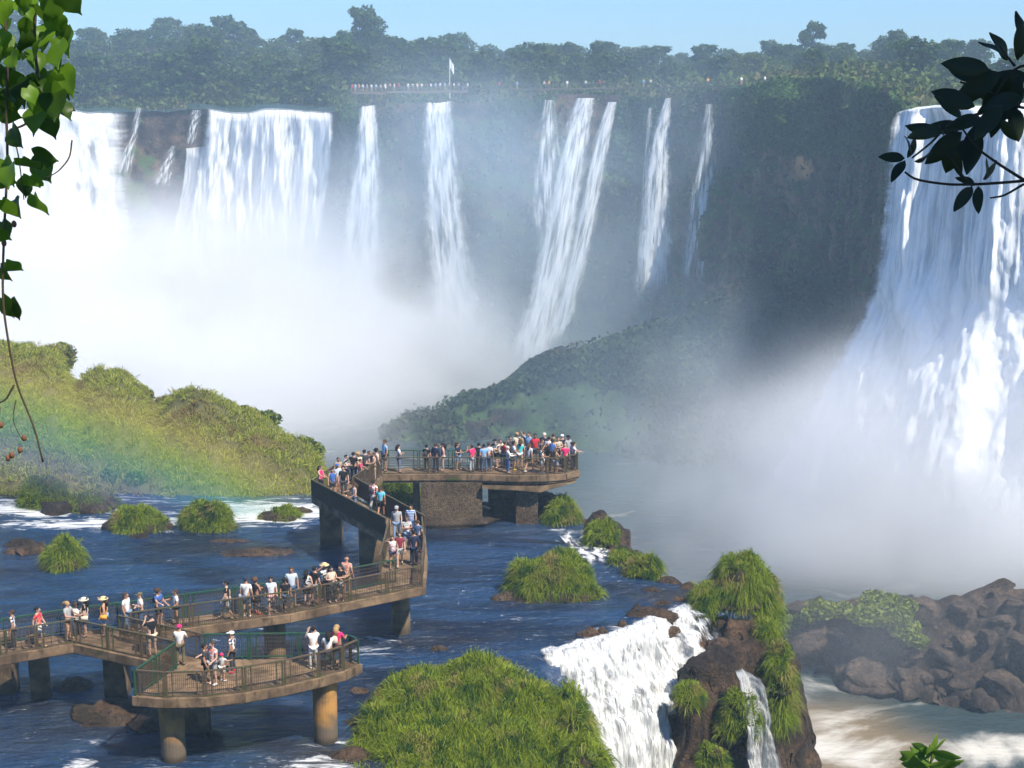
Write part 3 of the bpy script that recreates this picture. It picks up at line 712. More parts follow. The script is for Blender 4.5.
T('long tongue of grass hanging down the outer cliff edge over the canyon', G(782, 690, -2.4)+[0, .5, 0], .5, .9, 1.7, 6500, .42, .03, 117, .05, hang=1.8, droop=1.2, name='grass_clump', cat='grass clump')
T('small round green tuft on the bare brown rock beside the cascade', G(689, 694, -1.6), .45, .42, .55, 2600, .32, .028, 118, .0, hang=.2, name='grass_clump', cat='grass clump')
T('green patch spread over the brown rock next to the narrow outer cascade', G(741, 712, -2.2), .75, .7, .9, 5000, .34, .028, 119, .0, hang=1.0, name='grass_clump', cat='grass clump')
T('dark mossy tuft low on the brown rock at the cascade foot', G(712, 760, -3.4), .65, .6, .7, 3500, .3, .028, 120, .0, hang=.8, name='grass_clump', cat='grass clump')
T('loose green bush at the rim seen under the ramp rail beside the abutment', G(396, 499, .3), 1.5, 1.1, 1.2, 5000, .5, .045, 121, .2, name='grass_clump', cat='grass clump')

# the wooded island at the left, in front of the spray
sky_px = [(-120, 352), (-40, 350), (0, 345), (30, 346), (54, 353), (68, 384), (79, 394), (88, 382), (105, 376), (125, 379), (138, 391), (147, 408), (158, 411), (172, 399), (195, 395), (214, 398), (229, 411), (250, 415), (268, 428), (285, 440), (300, 445), (312, 456), (322, 480), (332, 500)]
dd = np.interp([p[0] for p in sky_px], [-120, 330], [113, 93])
cr = resample(np.array([P(x, y, D) for (x, y), D in zip(sky_px, dd)]), 170)
fr = resample(np.array([G(x, y, -.3) for x, y in [(-130, 498), (0, 500), (120, 498), (220, 500), (300, 500), (326, 503)]]), 170)
rows = []
for s in np.linspace(0, 1.6, 40):
    if s <= 1:
        r = fr*(1-s)+cr*s; r[:, 2] = fr[:, 2] + (cr[:, 2]-fr[:, 2])*(s**.75 if 0 else math.sin(s*math.pi/2)**.85)
    else:
        r = cr + (cr-fr)*[(s-1), (s-1), 0]; r[:, 2] = cr[:, 2]-(cr[:, 2]+3)*((s-1)/.6)**2
    rows.append(r)
isl = np.stack(rows, 1)
isl[..., 2] += (fbm(isl*[.35, .35, 0], 4, 61)*.8+fbm(isl*[1.1, 1.1, 0], 3, 62)*.35)*np.clip(np.linspace(0, 1.6, 40)*4, 0, 1)
struct(grid_mesh('island_hill', isl, plain('island_soil', (.10, .095, .035), .95, .4, 2.0), uv=False))
vv = isl.reshape(-1, 3); ff = grid_faces(170, 40)
p, nr = tri_sample(vv, quads_tris(ff), 105000, 63)
p, nr = tufted(p, nr*.6+np.array([0, 0, .6]), 24, .24, 65)
bv, bf = blades(p, nr, .58, .05, .8, .35, 64)
struct(mesh('grass', bv, bf, M_grass_old, smooth=False), 'stuff')
M_grass_isl = leafmat('island_shrub', (.17, .22, .03), (.34, .36, .07), .35, .6, patch=(.14, .11, .05), psc=.4)
M_flower = plain('white_petals', (.8, .8, .72), .7)
def shrub(label, c, r, n, size, mat, seed=0, flowers=0, group=None):
    c = np.array(c, float); root = empty('shrub', c); tag(root, label, 'shrub', group)
    g_ = np.random.default_rng(seed); m = MB(); cs = []
    for k in range(6):
        e = np.array([g_.normal(0, .42), g_.normal(0, .42), g_.uniform(.45, 1.0)])*r
        m.tube([(0, 0, -.5), e*.5+[0, 0, -.1], e], [.06, .045, .02], 5); cs.append(e)
    m.build('stem', M_bark, root, True)
    cs = np.array(cs+[np.array([0, 0, .6])*r])
    q = cs[g_.integers(0, len(cs), n)]; d = g_.normal(0, 1, (n, 3)); d /= np.linalg.norm(d, axis=1)[:, None]
    q = q + d*np.array(r)*(.50*g_.random(n)**.4)[:, None]; q = q[q[:, 2] > -.35]
    v, f = leafquads(q, size, seed, up=d[:len(q)]*.4)
    mesh('foliage', v, f, mat, root, smooth=False)
    if flowers:
        top = q[q[:, 2] > .5*r[2]]; top = top[g_.integers(0, len(top), flowers)]+[0, -.1, .12]
        v, f = leafquads(top, .22, seed+5, flat=1); mesh('flowers', v, f, M_flower, root, smooth=False)
    return root
for i, (lb, px, py, D, r, n, sz, mt, fl) in enumerate([
  ('hazy golden shrub crowning the summit of the grassy island hill', 55, 362, 112, (2.6, 2, 2.0), 3500, .26, M_grass_isl, 0),
  ('round grey-green shrub just below the island summit', 130, 402, 104, (1.5, 1.3, 1.9), 2500, .24, M_grass_isl, 0),
  ('tallest knobbly shrub on the island ridge, beside a dip in the skyline', 100, 396, 105, (1.6, 1.3, 2.1), 3000, .24, M_grass_isl, 0),
  ('shrub dotted with white blossom on the island ridge', 203, 415, 101, (2.2, 1.5, 1.5), 3500, .24, M_leaf, 90),
  ('low shrub with a few white flowers beside the blossoming one', 142, 416, 101, (1.5, 1.2, 1.0), 1800, .22, M_grass_isl, 35),
  ('dark shrub on the island slope just after the blossoming shrub', 245, 424, 99, (2.4, 1.5, 1.2), 3200, .24, M_leaf, 0),
  ('small dark shrub near the tip of the island ridge', 300, 452, 95, (1.2, 1.1, 1.1), 1800, .22, M_leaf, 0),
  ('broad olive shrub in the middle of the ridge behind the blossoming one', 175, 410, 103, (1.7, 1.4, 1.3), 2300, .24, M_grass_isl, 0),
  ('large olive shrub low on the island hill behind the hanging tendrils', 22, 402, 104, (2.8, 1.8, 2.0), 3600, .26, M_grass_isl, 0),
  ('blue-grey shaded shrub at the water edge under the hill', 25, 478, 92, (2.3, 1.3, 1.6), 2600, .24, M_leaf, 0),
  ('dark shrub at the water edge near the middle of the island', 130, 486, 90, (1.6, 1.0, 1.3), 2200, .22, M_leaf, 0)]):
    shrub(lb, P(px, py, D)-[0, 0, r[2]*.5], r, int(n*1.2), sz, mt, 200+i, fl)

# leaf cover of the canyon wall and the talus: a mass nobody could count
vv = TALUS.reshape(-1, 3); ff = grid_faces(*TALUS.shape[:2])
p, nr = tri_sample(vv, quads_tris(ff), 52000, 71, lambda c, n: ss(-.15, .25, fbm(c*.06, 3, 72))*(c[:, 1] < 262)+.02)
v, f = leafquads(p+nr*np.random.default_rng(5).random((len(p), 1))*1.6, .85, 73, up=nr)
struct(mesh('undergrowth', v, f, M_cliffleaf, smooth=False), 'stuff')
vv = WALL.reshape(-1, 3); ff = grid_faces(*WALL.shape[:2])
vt = np.tile(np.linspace(0, 1, WALL.shape[1]), WALL.shape[0])
def wallw(c, n):
    px = 512+c[:, 0]/(c[:, 1]*.978+.2*(26-c[:, 2]))*1400; top = ss(4, 22, c[:, 2])
    w = (.03+1.3*top*ss(.0, .2, fbm(c*[.06, .06, .03], 3, 75)))*ss(330, 345, px)*(1-ss(900, 912, px)) 
    w = w + 1.6*ss(765, 780, px)*(1-ss(822, 832, px))*ss(oz+2.5, oz+5, c[:, 2]) + .8*ss(770, 785, px)*(1-ss(800, 815, px))*ss(-18, -12, c[:, 2])*ss(2, -4, c[:, 2])*ss(-.1, .2, fbm(c*.2, 2, 78))
    w = w + .7*ss(690, 740, px)*(1-ss(880, 905, px))*ss(13, 18, c[:, 2])
    return w*(px > 120)+.002
p, nr = tri_sample(vv, quads_tris(ff), 42000, 76, wallw)
v, f = leafquads(p+np.array([0, -1, .3])*np.random.default_rng(6).random((len(p), 1))*1.5, .9, 77, up=nr)
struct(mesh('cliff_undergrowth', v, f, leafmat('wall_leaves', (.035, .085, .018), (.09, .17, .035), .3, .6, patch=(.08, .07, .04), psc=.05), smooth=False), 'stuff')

# ------------------------------------------------------------------ the forest on the plateau
M_crown = [leafmat('crown_'+k, a, b, .25, .6) for k, a, b in [('dark', (.024, .062, .010), (.065, .120, .020)), ('olive', (.045, .078, .012), (.10, .135, .025)), ('fresh', (.05, .095, .02), (.10, .15, .035)), ('dry', (.10, .085, .06), (.17, .14, .10))]]
def tree_proto(seed, h, spread, crown_low, mat, nleaf=1500, bark=None):
    r = np.random.default_rng(seed); root = empty('forest_tree')
    m = MB(); cs = []
    bend = r.normal(0, .5, 2)
    m.tube([(0, 0, -2), (bend[0]*.4, bend[1]*.4, h*.4), (bend[0], bend[1], h*.8)], [.34, .25, .1], 6)
    for k in range(11):
        a = k*2.4+r.uniform(-.5, .5); z = h*(crown_low+.05+(.85-crown_low)*(k+.5)/11+r.uniform(-.04, .04)); q = spread*r.uniform(.35, .9)*math.sin(min(1, (1.08-z/h)*1.7+.2)*math.pi/2)
        e = np.array([math.cos(a)*q+bend[0]*.7, math.sin(a)*q+bend[1]*.7, z]); cs.append((e, spread*r.uniform(.38, .6)))
        m.tube([(bend[0]*.5, bend[1]*.5, z*.62), e*.6+np.array([0, 0, z*.33]), e], [.13, .08, .03], 4)
    m.build('trunk', bark or M_bark, root, True)
    cs.append((np.array([bend[0], bend[1], h*.88]), spread*.5))
    pts = []
    for e, q in cs:
        n = nleaf//len(cs); d = r.normal(0, 1, (n, 3)); d /= np.linalg.norm(d, axis=1)[:, None]
        d[:, 2] = d[:, 2]*.9+.12
        pts.append(e+d*q*(.55+.5*r.random((n, 1)))*np.array([1, 1, .75]))
    pts = np.concatenate(pts)
    v, f = leafquads(pts, h*.06, seed+1, flat=.3)
    mesh('crown', v, f, mat, root, smooth=False)
    return root
kinds = [('dark rounded forest tree among its like on the plateau', 0), ('olive rounded forest tree among its like on the plateau', 1), ('fresher green forest tree among its like on the plateau', 2)]
protos = [(tree_proto(300+i, *a), kinds[b][0]) for i, (a, b) in enumerate([((15, 5.4, .12, M_crown[0]), 0), ((17, 5.0, .2, M_crown[0]), 0), ((12, 4.8, .15, M_crown[1]), 1), ((14, 5.0, .1, M_crown[1]), 1), ((11, 4.6, .1, M_crown[2]), 2), ((18, 5.6, .3, M_crown[0]), 0)])]
used = set(); TR = np.random.default_rng(11)
def plant(k, px, d, sc, label=None, group='forest trees on the plateau', wide=1.0):
    root, lb = protos[k]
    o = root if k not in used else copy_tree(root)
    used.add(k)
    q = plateau(px, d); o.location = tuple(q-[0, 0, .3]); o.scale = (sc*wide, sc*wide, sc*TR.uniform(.9, 1.15)); o.rotation_euler = (0, 0, TR.uniform(0, 6.28))
    return tag(o, label or lb, 'tree', group)
for row, (d0, d1, n) in enumerate([(22, 45, 60), (50, 85, 72), (95, 140, 78), (150, 215, 90)]):
    for i in range(n):
        px = -40+1110*(i+TR.uniform(.1, .9))/n; d = TR.uniform(d0, d1)
        if row == 0 and 338 < px < 690: d = TR.uniform(34, 60)
        if row < 2 and 690 < px < 930 and TR.random() < .7: continue
        k = int(TR.choice([0, 1, 2, 3, 4, 5], p=[.22, .2, .18, .16, .12, .12]))
        hh = np.interp(px, [0, 300, 460, 700, 900, 1050], [1.0, .92, .78, .66, .54, .5])
        plant(k, px, d, TR.uniform(.62, 1.0)*hh, wide=1.35)
# rim bushes
n = 15000; px = TR.uniform(-40, 1060, n); d = np.abs(TR.normal(0, 20, n))+3
i = np.argmin(np.abs(pxl[None, :]-px[:, None]), 1); keep = ~((px > -60) & (px < 128) & (d < 14)) & ~((px > 190) & (px < 336) & (d < 18)) & ~((px > 900) & (d < 14))
q = lip[i]+out[i]*d[:, None]; q[:, 2] = lip[i, 2]+rise_u[i]*ss(12, 210, d)+1.2*TR.random(n)*np.clip(d/6, .3, 2)*np.clip(1+fbm(q*[.1, .1, 0], 3, 81)*1.6, .1, 2)
v, f = leafquads(q[keep], .9, 82, flat=.4)
struct(mesh('rim_undergrowth', v, f, leafmat('rim_leaves', (.045, .085, .015), (.12, .16, .03), .25, .6, patch=(.16, .13, .06), psc=.08), smooth=False), 'stuff')
n = 26000; px = TR.uniform(-60, 1080, n); d = TR.uniform(16, 225, n)
i = np.argmin(np.abs(pxl[None, :]-px[:, None]), 1)
q = lip[i]+out[i]*d[:, None]; hgt = np.interp(px, [0, 460, 700, 900], [7, 6, 4.5, 3.5])
q[:, 2] = lip[i, 2]+rise_u[i]*ss(12, 210, d)+hgt*TR.random(n)*np.clip(.75+fbm(q*[.06, .06, 0], 3, 83), .15, 1.3)
v, f = leafquads(q, 1.25, 84, flat=.4)
struct(mesh('forest_understorey', v, f, M_crown[1], smooth=False), 'stuff')
# trees that stand out
def lone(label, px, d, k, sc, **kw):
    o = plant(k, px, d, sc, label, None); return o
lone('tall dark tree standing above the skyline right of the mist, on its own', 735, 150, 1, .84)
lone('tall dark emergent tree over the far viewpoint, highest on that stretch', 371, 150, 5, 1.05)
lone('flat-topped emergent tree above the skyline beyond the ochre rock patch', 803, 120, 5, .56)
o = tree_proto(340, 11, 4.5, .2, M_crown[3], 420, M_palebark); o.location = tuple(plateau(168, 95)); o.name = 'bare_tree'
tag(o, 'pale half-bare tree in the dark forest above the broad falls', 'tree')
for px in (400, 412, 640): 
    m = MB(); r_ = empty('dead_trunk', plateau(px, 42)); m.tube([(0, 0, -1), (.2, 0, 4), (.1, .2, 8.5)], [.22, .18, .08], 6); m.build('trunk', M_palebark, r_)
    m = MB(); m.tube([(.15, 0, 5), (.9, .1, 6.6), (1.1, .1, 8)], [.09, .07, .03], 5); m.tube([(.15, 0, 6), (-.8, .1, 7.2)], [.08, .03], 5); m.build('limb', M_palebark, r_)
    tag(r_, {400: 'pale dead trunk behind the far platform, first of a close pair', 412: 'pale dead trunk behind the far platform, nearer the flagpole of the pair', 640: 'pale dead trunk alone in misty forest past the footbridge'}[px], 'tree')

# ------------------------------------------------------------------ boulder bank across the canyon river
bank = resample(np.array([G(x, y, ZC) for x, y in [(772, 655), (820, 668), (880, 690), (950, 705), (1040, 715), (1120, 715)]]), 110)
back = resample(np.array([G(x, y, ZC+h) for x, y, h in [(775, 618, 2), (810, 606, 4), (850, 602, 5), (900, 604, 6), (935, 598, 7.5), (985, 590, 8), (1050, 588, 8), (1120, 588, 8)]]), 110)
rows = []
for s in np.linspace(0, 1.7, 70):
    if s <= 1: r = bank*(1-s)+back*s; r[:, 2] = (ZC-.6)+(back[:, 2]-ZC+.6)*min(1, s*1.15)**.8
    else: r = back+(back-bank)*[s-1, s-1, 0]; r[:, 2] = back[:, 2]-(back[:, 2]-ZC+1)*((s-1)/.7)**1.5
    rows.append(r)
bk = np.stack(rows, 1)
cell = np.round(fbm(bk*[.35, .35, .35], 2, 91)*4)/4
bk += (fbm(bk*.22, 5, 92)[..., None]*3.4+cell[..., None]*1.6+fbm(bk*.9, 3, 94)[..., None]*.6)*np.array([.3, -.5, .8])
struct(grid_mesh('boulder_bank', bk, M_bould, uv=False))
proto = []
for k in range(5):
    b = MB(); b.ball((0, 0, 0), (1, .85, .75), nu=34, nv=22); w = np.concatenate(b.v)
    c = np.sign(w)*np.abs(w)**.55
    c = chisel(c, 60+k)
    w = c*(1+.16*fbm(w*1.3+k*9, 4, k)[:, None]+.16*np.round(2*fbm(w*1.1+k*5, 2, k+5))[:, None])
    proto.append(mesh('boulder', w, b.f, M_bould))
br = np.random.default_rng(17)
for i in range(95):
    u, s = br.integers(3, 106), min(66, int(abs(br.normal(0, 22)))); q = bk[u, s]
    o = proto[i] if i < 5 else proto[i % 5].copy()
    if i >= 5: COL.objects.link(o)
    sz = 1.35*br.uniform(.35, .9)*(3.0 if i % 9 == 0 else 1.7 if i % 4 == 0 else 1.0)
    o.location = tuple(q+[0, 0, sz*.15]); o.scale = (sz*br.uniform(.9, 1.5), sz, sz*br.uniform(.8, 1.1)); o.rotation_euler = (br.uniform(-.3, .3), br.uniform(-.3, .3), br.uniform(0, 6.3))
    tag(o, 'dark angular boulder, one of the jumbled bank beyond the canyon river', 'boulder', 'boulders on the canyon bank')
def bankbush(label, px, py, zz, rx, rz, n, seed):
    c = G(px, py, ZC+zz); return shrub(label, c, (rx, rx*.8, rz*.8), n, .34, M_grass_b, seed)
M_grass_b = leafmat('bank_bush', (.12, .17, .02), (.24, .28, .05), .3, .6)
bankbush('largest yellow-green bush mat draped over the boulder bank', 885, 626, 6.2, 4.6, 2.4, 4200, 401)
bankbush('bush drooping from the largest mat down the boulder bank', 905, 640, 4.6, 2.6, 2.0, 2200, 402)
bankbush('smaller green bush on the boulder bank close to the grassy cliff edge', 822, 622, 4.2, 2.6, 2.4, 2200, 403)
bankbush('faint low green bush at the near end of the boulder bank', 790, 628, 2.8, 1.8, 1.6, 1200, 404)
# ------------------------------------------------------------------ the walkway
DZ = 3.0
t = NT('deck_concrete'); p = t.pos()
c = t.mix(t.mapr(t.noise(p, 1.3, 5), .3, .7), (.095, .062, .036), (.27, .18, .105))
c = t.mix(t.mapr(t.noise(t.scale(p, (1, 1, .25)), 4.0, 5, .7), .50, .68), c, (.06, .042, .026))
c = t.mix(t.mapr(t.noise(p, .9, 4), .62, .72), c, (.06, .075, .02))
M_deck = t.end(t.bsdf(c, .9, t.bump(t.noise(p, 9, 4), .4, .03)))
t = NT('pillar_concrete'); p = t.pos()
c = t.mix(t.mapr(t.noise(p, 1.6, 6), .3, .7), (.10, .068, .038), (.28, .19, .105))
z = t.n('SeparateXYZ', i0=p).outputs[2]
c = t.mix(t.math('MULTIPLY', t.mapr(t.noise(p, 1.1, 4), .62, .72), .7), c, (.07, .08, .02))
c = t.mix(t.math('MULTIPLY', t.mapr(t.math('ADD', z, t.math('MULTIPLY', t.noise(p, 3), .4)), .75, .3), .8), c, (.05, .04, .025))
M_pillar = t.end(t.bsdf(c, .9, t.bump(t.noise(p, 7, 5), .5, .04)))
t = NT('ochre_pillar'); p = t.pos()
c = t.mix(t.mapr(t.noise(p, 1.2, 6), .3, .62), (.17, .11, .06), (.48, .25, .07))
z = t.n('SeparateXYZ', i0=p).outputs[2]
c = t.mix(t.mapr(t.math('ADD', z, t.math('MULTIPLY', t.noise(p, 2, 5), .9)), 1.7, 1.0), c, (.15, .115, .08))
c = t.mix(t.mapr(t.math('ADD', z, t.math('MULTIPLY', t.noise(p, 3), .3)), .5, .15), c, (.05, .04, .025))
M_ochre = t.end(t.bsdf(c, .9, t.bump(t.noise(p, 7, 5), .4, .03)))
M_stone = rock_mat('abutment_stone', (.13, .09, .055), (.26, .19, .12), gamt=.05, sc=.7)
def railmat(name, base, mossy):
    t = NT(name); p = t.pos(); n = t.noise(p, 1.4, 4)
    c = t.mix(t.mapr(n, .48, .6), base, mossy); c = t.mix(t.noise(p, 14), c, tuple(x*.6 for x in base))
    return t.end(t.bsdf(c, .65))
M_rail = railmat('weathered_rail', (.13, .092, .055), (.075, .095, .03))
M_railg = railmat('green_rail', (.022, .095, .045), (.075, .075, .035))
M_wire = plain('wire_mesh', (.085, .062, .038), .6)
walk = empty('viewing_walkway', G(300, 610, 0)); W0 = np.array(walk.location)
tag(walk, 'zigzag viewing walkway on concrete pillars over the river, lined with brown and green railings', 'walkway')
def gz(pix, z=DZ): return np.array([G(x, y, z)[:2] for x, y in pix])
def slab(name, poly, z1, th, mat):
    poly = np.array(poly); n = len(poly)
    a = sum(poly[i, 0]*poly[(i+1) % n, 1]-poly[(i+1) % n, 0]*poly[i, 1] for i in range(n))
    if a < 0: poly = poly[::-1]
    v = [(x-W0[0], y-W0[1], z1) for x, y in poly]+[(x-W0[0], y-W0[1], z1-th) for x, y in poly]
    f = [list(range(n)), list(range(2*n-1, n-1, -1))]+[[i, i+n, (i+1) % n+n, (i+1) % n] for i in range(n)]
    return mesh(name, v, f, mat, walk, smooth=False)
def offset(pl, w):
    pl = np.array(pl, float); o = []
    for i in range(len(pl)):
        d = pl[min(i+1, len(pl)-1)]-pl[max(i-1, 0)]; d /= np.linalg.norm(d); o.append(pl[i]+np.array([-d[1], d[0]])*w)
    return np.array(o)
NEAR = gz([(-90, 673), (0, 658), (74, 645.5), (130, 638.5), (192, 629.5), (290, 616), (351, 603.5), (424, 588.5)])
FAR = offset(NEAR, 1.55)
Cr = gz([(424, 588.5), (426, 560), (424, 537)]); Cl = gz([(378, 578), (384, 556), (388, 539)])
Dn = gz([(388, 539), (350, 518), (313, 498)]); Df = gz([(424, 537), (386, 515), (354, 496.5)])
En = gz([(354, 496.5), (383, 476)]); Ef = gz([(313, 498), (333, 484), (384, 467.5)])
Fn = gz([(383, 476), (430, 475.5), (473, 475.5), (518, 477), (548, 476.5), (566, 475), (579, 471.5)]); Ff = gz([(384, 467.5), (488, 467), (503, 460), (540, 458), (572, 459.5), (579, 471.5)])
Pn = gz([(133, 698), (165, 700.5), (205, 699.5), (245, 695), (285, 688), (320, 680), (345, 673), (361, 665.5)])
Pf = gz([(205, 659), (250, 658.5), (300, 658), (330, 658.5), (352, 660.5), (361, 665.5)])
PASS_N = gz([(74, 645.5), (175, 668)]); PASS_F = gz([(121, 639.6), (205, 659)])
TH = .34
slab('deck', list(NEAR)+list(FAR[::-1]), DZ, TH, M_deck)
slab('deck', list(PASS_N)+list(PASS_F[::-1]), DZ-.004, TH, M_deck)
slab('deck', [PASS_N[1]]+list(Pn)+list(Pf[:-1][::-1]), DZ-.008, TH, M_deck)
slab('deck', [NEAR[-1]]+list(Cr[1:])+list(Cl[::-1]), DZ-.004, TH, M_deck)
slab('deck', list(Dn)+list(Df[::-1]), DZ-.008, TH, M_deck)
slab('deck', [Dn[-1]]+list(Ef[1:])+list(En[::-1]), DZ-.012, TH, M_deck)
slab('deck', list(Fn)+list(Ff[:-1][::-1]), DZ-.016, TH+.08, M_deck)
def kerb(pl, name='edge_beam', w=.16, h=.12):
    m = MB()
    for a, b in zip(pl[:-1], pl[1:]):
        m.bar((a[0]-W0[0], a[1]-W0[1], DZ-.1), (b[0]-W0[0], b[1]-W0[1], DZ-.1), w, .36)
    m.build(name, M_deck, walk)
for pl in (NEAR[:3], NEAR[3:], Pn, Fn, Dn, Cr, PASS_N): kerb(pl)
RAILS = []
def railing(pl, mat, inset, pitch=2.05, dens=.085, bar=.016, h=1.12, twin=True, plate=False):
    pl = offset(np.array(pl), inset)
    for a, b in zip(pl[:-1], pl[1:]):
        L = np.linalg.norm(b-a); n = max(1, round(L/pitch)); d = (b-a)/L
        for k in range(n):
            p, q = a+(b-a)*k/n+d*.03, a+(b-a)*(k+1)/n-d*.03
            X = lambda s, z: (p[0]+(q[0]-p[0])*s-W0[0], p[1]+(q[1]-p[1])*s-W0[1], DZ+z)
            l = np.linalg.norm(q-p); m = MB()
            for s in ([.012, .16/l+.06, 1-.16/l-.06, .988] if twin and l > 1.2 else [.012, .988]):
                m.bar(X(s, -.02), X(s, h), .065 if s in (.012, .988) else .045)
            m.bar(X(0, h), X(1, h), .085, .05); m.bar(X(.01, .13), X(.99, .13), .045)
            pan = m.build('railing_panel', mat, walk)
            m = MB(); c = max(2, int(l/dens))
            for j in range(1, c): m.bar(X(j/c, .14), X(j/c, h-.03), bar)
            for z in np.arange(.3, h-.1, .16): m.bar(X(.012, z), X(.988, z), bar*.8)
            m.build('infill_mesh', M_wire, pan)
            RAILS.append(pan)
railing(NEAR[:3], M_rail, .09, 1.9, .28, .02)
railing(NEAR[3:], M_rail, .09, 1.95)
railing(FAR[[0, 1, 2, 3, 4, 5, 6]], M_railg, -.09, 2.1)
railing(np.array([FAR[6], FAR[7]+(FAR[6]-FAR[7])*.18]), M_railg, -.09, 2.1)
railing(PASS_N, M_rail, .09, 1.9, .05, .012)
railing(PASS_F, M_rail, -.09, 1.9, .05, .012)
railing(np.array([PASS_N[1], Pn[0]]), M_railg, .09, 1.4, .05, .014)
railing(Pn, M_rail, .09, 2.1, .075, .012)
railing(Pf, M_railg, -.09, 2.1)
railing(Cr, M_rail, .09, 2.4, .06, .014); railing(Cl[::-1], M_rail, .09, 2.4, .06, .014)
railing(Dn, M_rail, .09, 2.4, .035, .022); railing(Df, M_rail, -.09, 2.4, .035, .022)
railing(En[::1], M_rail, .09, 1.0, .06, .016); railing(Ef, M_rail, -.09, 2.4, .06, .014)
railing(Fn, M_rail, .09, 2.1, .10, .013); railing(Ff, M_railg, -.09, 2.1, .10, .013)
def pillar(px, py, r, mat, z0=-1.0, square=0.0, rz=0.0, cap=True):
    c = G(px, py, 0); m = MB(); x, y = c[0]-W0[0], c[1]-W0[1]; top = DZ-TH
    if square: m.box((x, y, (top+z0)/2), (r*2, r*2*square, top-z0), rz)
    else:
        m.tube([(x, y, z0), (x, y, top-.75), (x, y, top-.7), (x, y, top)], [r, r, r*1.0, r*1.12], 24)
    m.build('pillar', mat, walk, smooth=False)
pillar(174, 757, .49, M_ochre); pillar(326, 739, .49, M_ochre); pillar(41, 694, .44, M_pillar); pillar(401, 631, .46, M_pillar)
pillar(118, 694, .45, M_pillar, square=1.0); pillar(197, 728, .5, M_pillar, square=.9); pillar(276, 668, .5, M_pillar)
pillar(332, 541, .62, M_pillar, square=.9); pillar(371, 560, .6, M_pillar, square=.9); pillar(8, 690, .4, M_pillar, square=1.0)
FY = Fn[1][1]
def xat(px, y, z): return (px-512)/FPX*(y*math.cos(PITCH)+(CAMZ-z)*math.sin(PITCH))
def wallbox(name, pa, pb, y0, dep, mat, z1=DZ-.44, z0=-.6):
    xa, xb = xat(pa, y0, 1.5), xat(pb, y0, 1.5); m = MB(); m.box(((xa+xb)/2-W0[0], y0+dep/2-W0[1], (z1+z0)/2), (xb-xa, dep, z1-z0)); m.build(name, mat, walk)
wallbox('abutment_wall', 421, 482, FY-.13, 1.5, M_stone)
wallbox('pier_wall', 488, 519, FY+2.6, .5, M_pillar)
wallbox('pillar', 516, 538, FY-.16, 1.3, M_stone)
wallbox('pillar', 413, 419, FY+.5, .8, M_pillar)
# beam under the crowded end, running out as a bracket
v = []; pf = gz([(482, 477.5), (520, 478.5), (540, 478.5), (576, 474)]); hh = [.25, .30, .42, .05]
n = 4; vv = [(x-W0[0], y-W0[1]+o, z) for o in (-.06, 2.6) for (x, y), q in zip(pf, hh) for z in (DZ-.44, DZ-.44-q)]
f = []
for k in range(n-1):
    i = 2*k; f += [[i, i+1, i+3, i+2], [i+8, i+10, i+11, i+9], [i+1, i+9, i+11, i+3]]
f += [[0, 8, 9, 1], [6, 7, 15, 14]]
mesh('cantilever_beam', vv, f, M_pillar, walk, smooth=False)

# loose boulders about the shelf
rk = np.random.default_rng(23)
def boulder(label, c, r, mat, seed):
    b = MB(); b.ball((0, 0, 0), 1.0, nu=28, nv=18); w = np.concatenate(b.v); w = np.sign(w)*np.abs(w)**.6
    w = chisel(w, seed+90)
    w = w*(1+.20*fbm(w*1.2+seed, 4, seed)[:, None]+.16*np.round(2*fbm(w*1.1+seed*3, 2, seed+4))[:, None])*np.array(r)
    o = mesh('rock', w, b.f, mat); o.location = tuple(c); return tag(o, label, 'rock')
boulder('large flat brown rock shelf lying beneath the walkway junction', G(112, 712, 0)+[0, 0, -.15], (2.3, 1.6, .5), M_drock, 1)
boulder('dark slanting slab beside the square pillar under the walkway', G(150, 718, 0)+[0, 0, -.2], (1.2, 1.7, .6), M_wet, 2)
boulder('pale tan boulder lying against the foot of the big square pillar', G(502, 512, 0)+[0, 0, .2], (1.1, .8, .75), M_drock, 3)
boulder('small dark boulder wedged in the gap under the crowded deck', G(516, 513, 0)+[0, 0, .2], (.55, .5, .8), M_wet, 4)
boulder('black rounded rock behind the green tuft at the crowded deck pillar', G(549, 510, 0)+[0, .5, .4], (.9, .8, .9), M_wet, 5)
boulder('low brown ledge of rock along the foot of the stone abutment', (xat(452, FY-.5, .3), FY-.2, .1), (3.9, .9, .42), M_drock, 14)
boulder('low brown rock carrying the golden green islet', G(527, 597, 0)+[0, -.1, -.1], (1.7, .9, .55), M_drock, 6)
boulder('black peaked rock in the blue water before the lone tussock', G(27, 551, 0)+[0, 0, -.05], (1.0, .8, .65), M_wet, 7)
boulder('grey rock between the two misty islets', G(58, 512, 0), (1.2, .8, .75), M_wet, 8)
boulder('flat dark ledge barely awash in the river beyond the walkway', G(255, 551, 0)+[0, 0, -.12], (3.6, .8, .28), M_wet, 9)
boulder('thin dark ledge awash in the channel before the island', G(228, 540, 0)+[0, 0, -.1], (2.2, .5, .22), M_wet, 10)
boulder('brown rock standing out of the lip of the broad cascade', G(648, 612, 0)+[0, 0, -.1], (1.3, .8, .6), M_wet, 11)
boulder('small brown rock between the islet and the broad cascade', G(590, 634, 0)+[0, 0, -.1], (.7, .5, .45), M_wet, 12)
for i, (x, y, z, r) in enumerate([(580, 661, -.75, .42), (630, 650, -.8, .42), (668, 634, -.75, .5)]):
    boulder(['small dark rock at the lip of the broad cascade, closest to the largest islet', 'dark wet rock splitting the broad cascade just below its lip', 'dark rock at the cascade lip beside the threads of white water'][i], G(x, y, z), (r*1.3, r, r*.7), M_wet, 30+i)
m = MB()
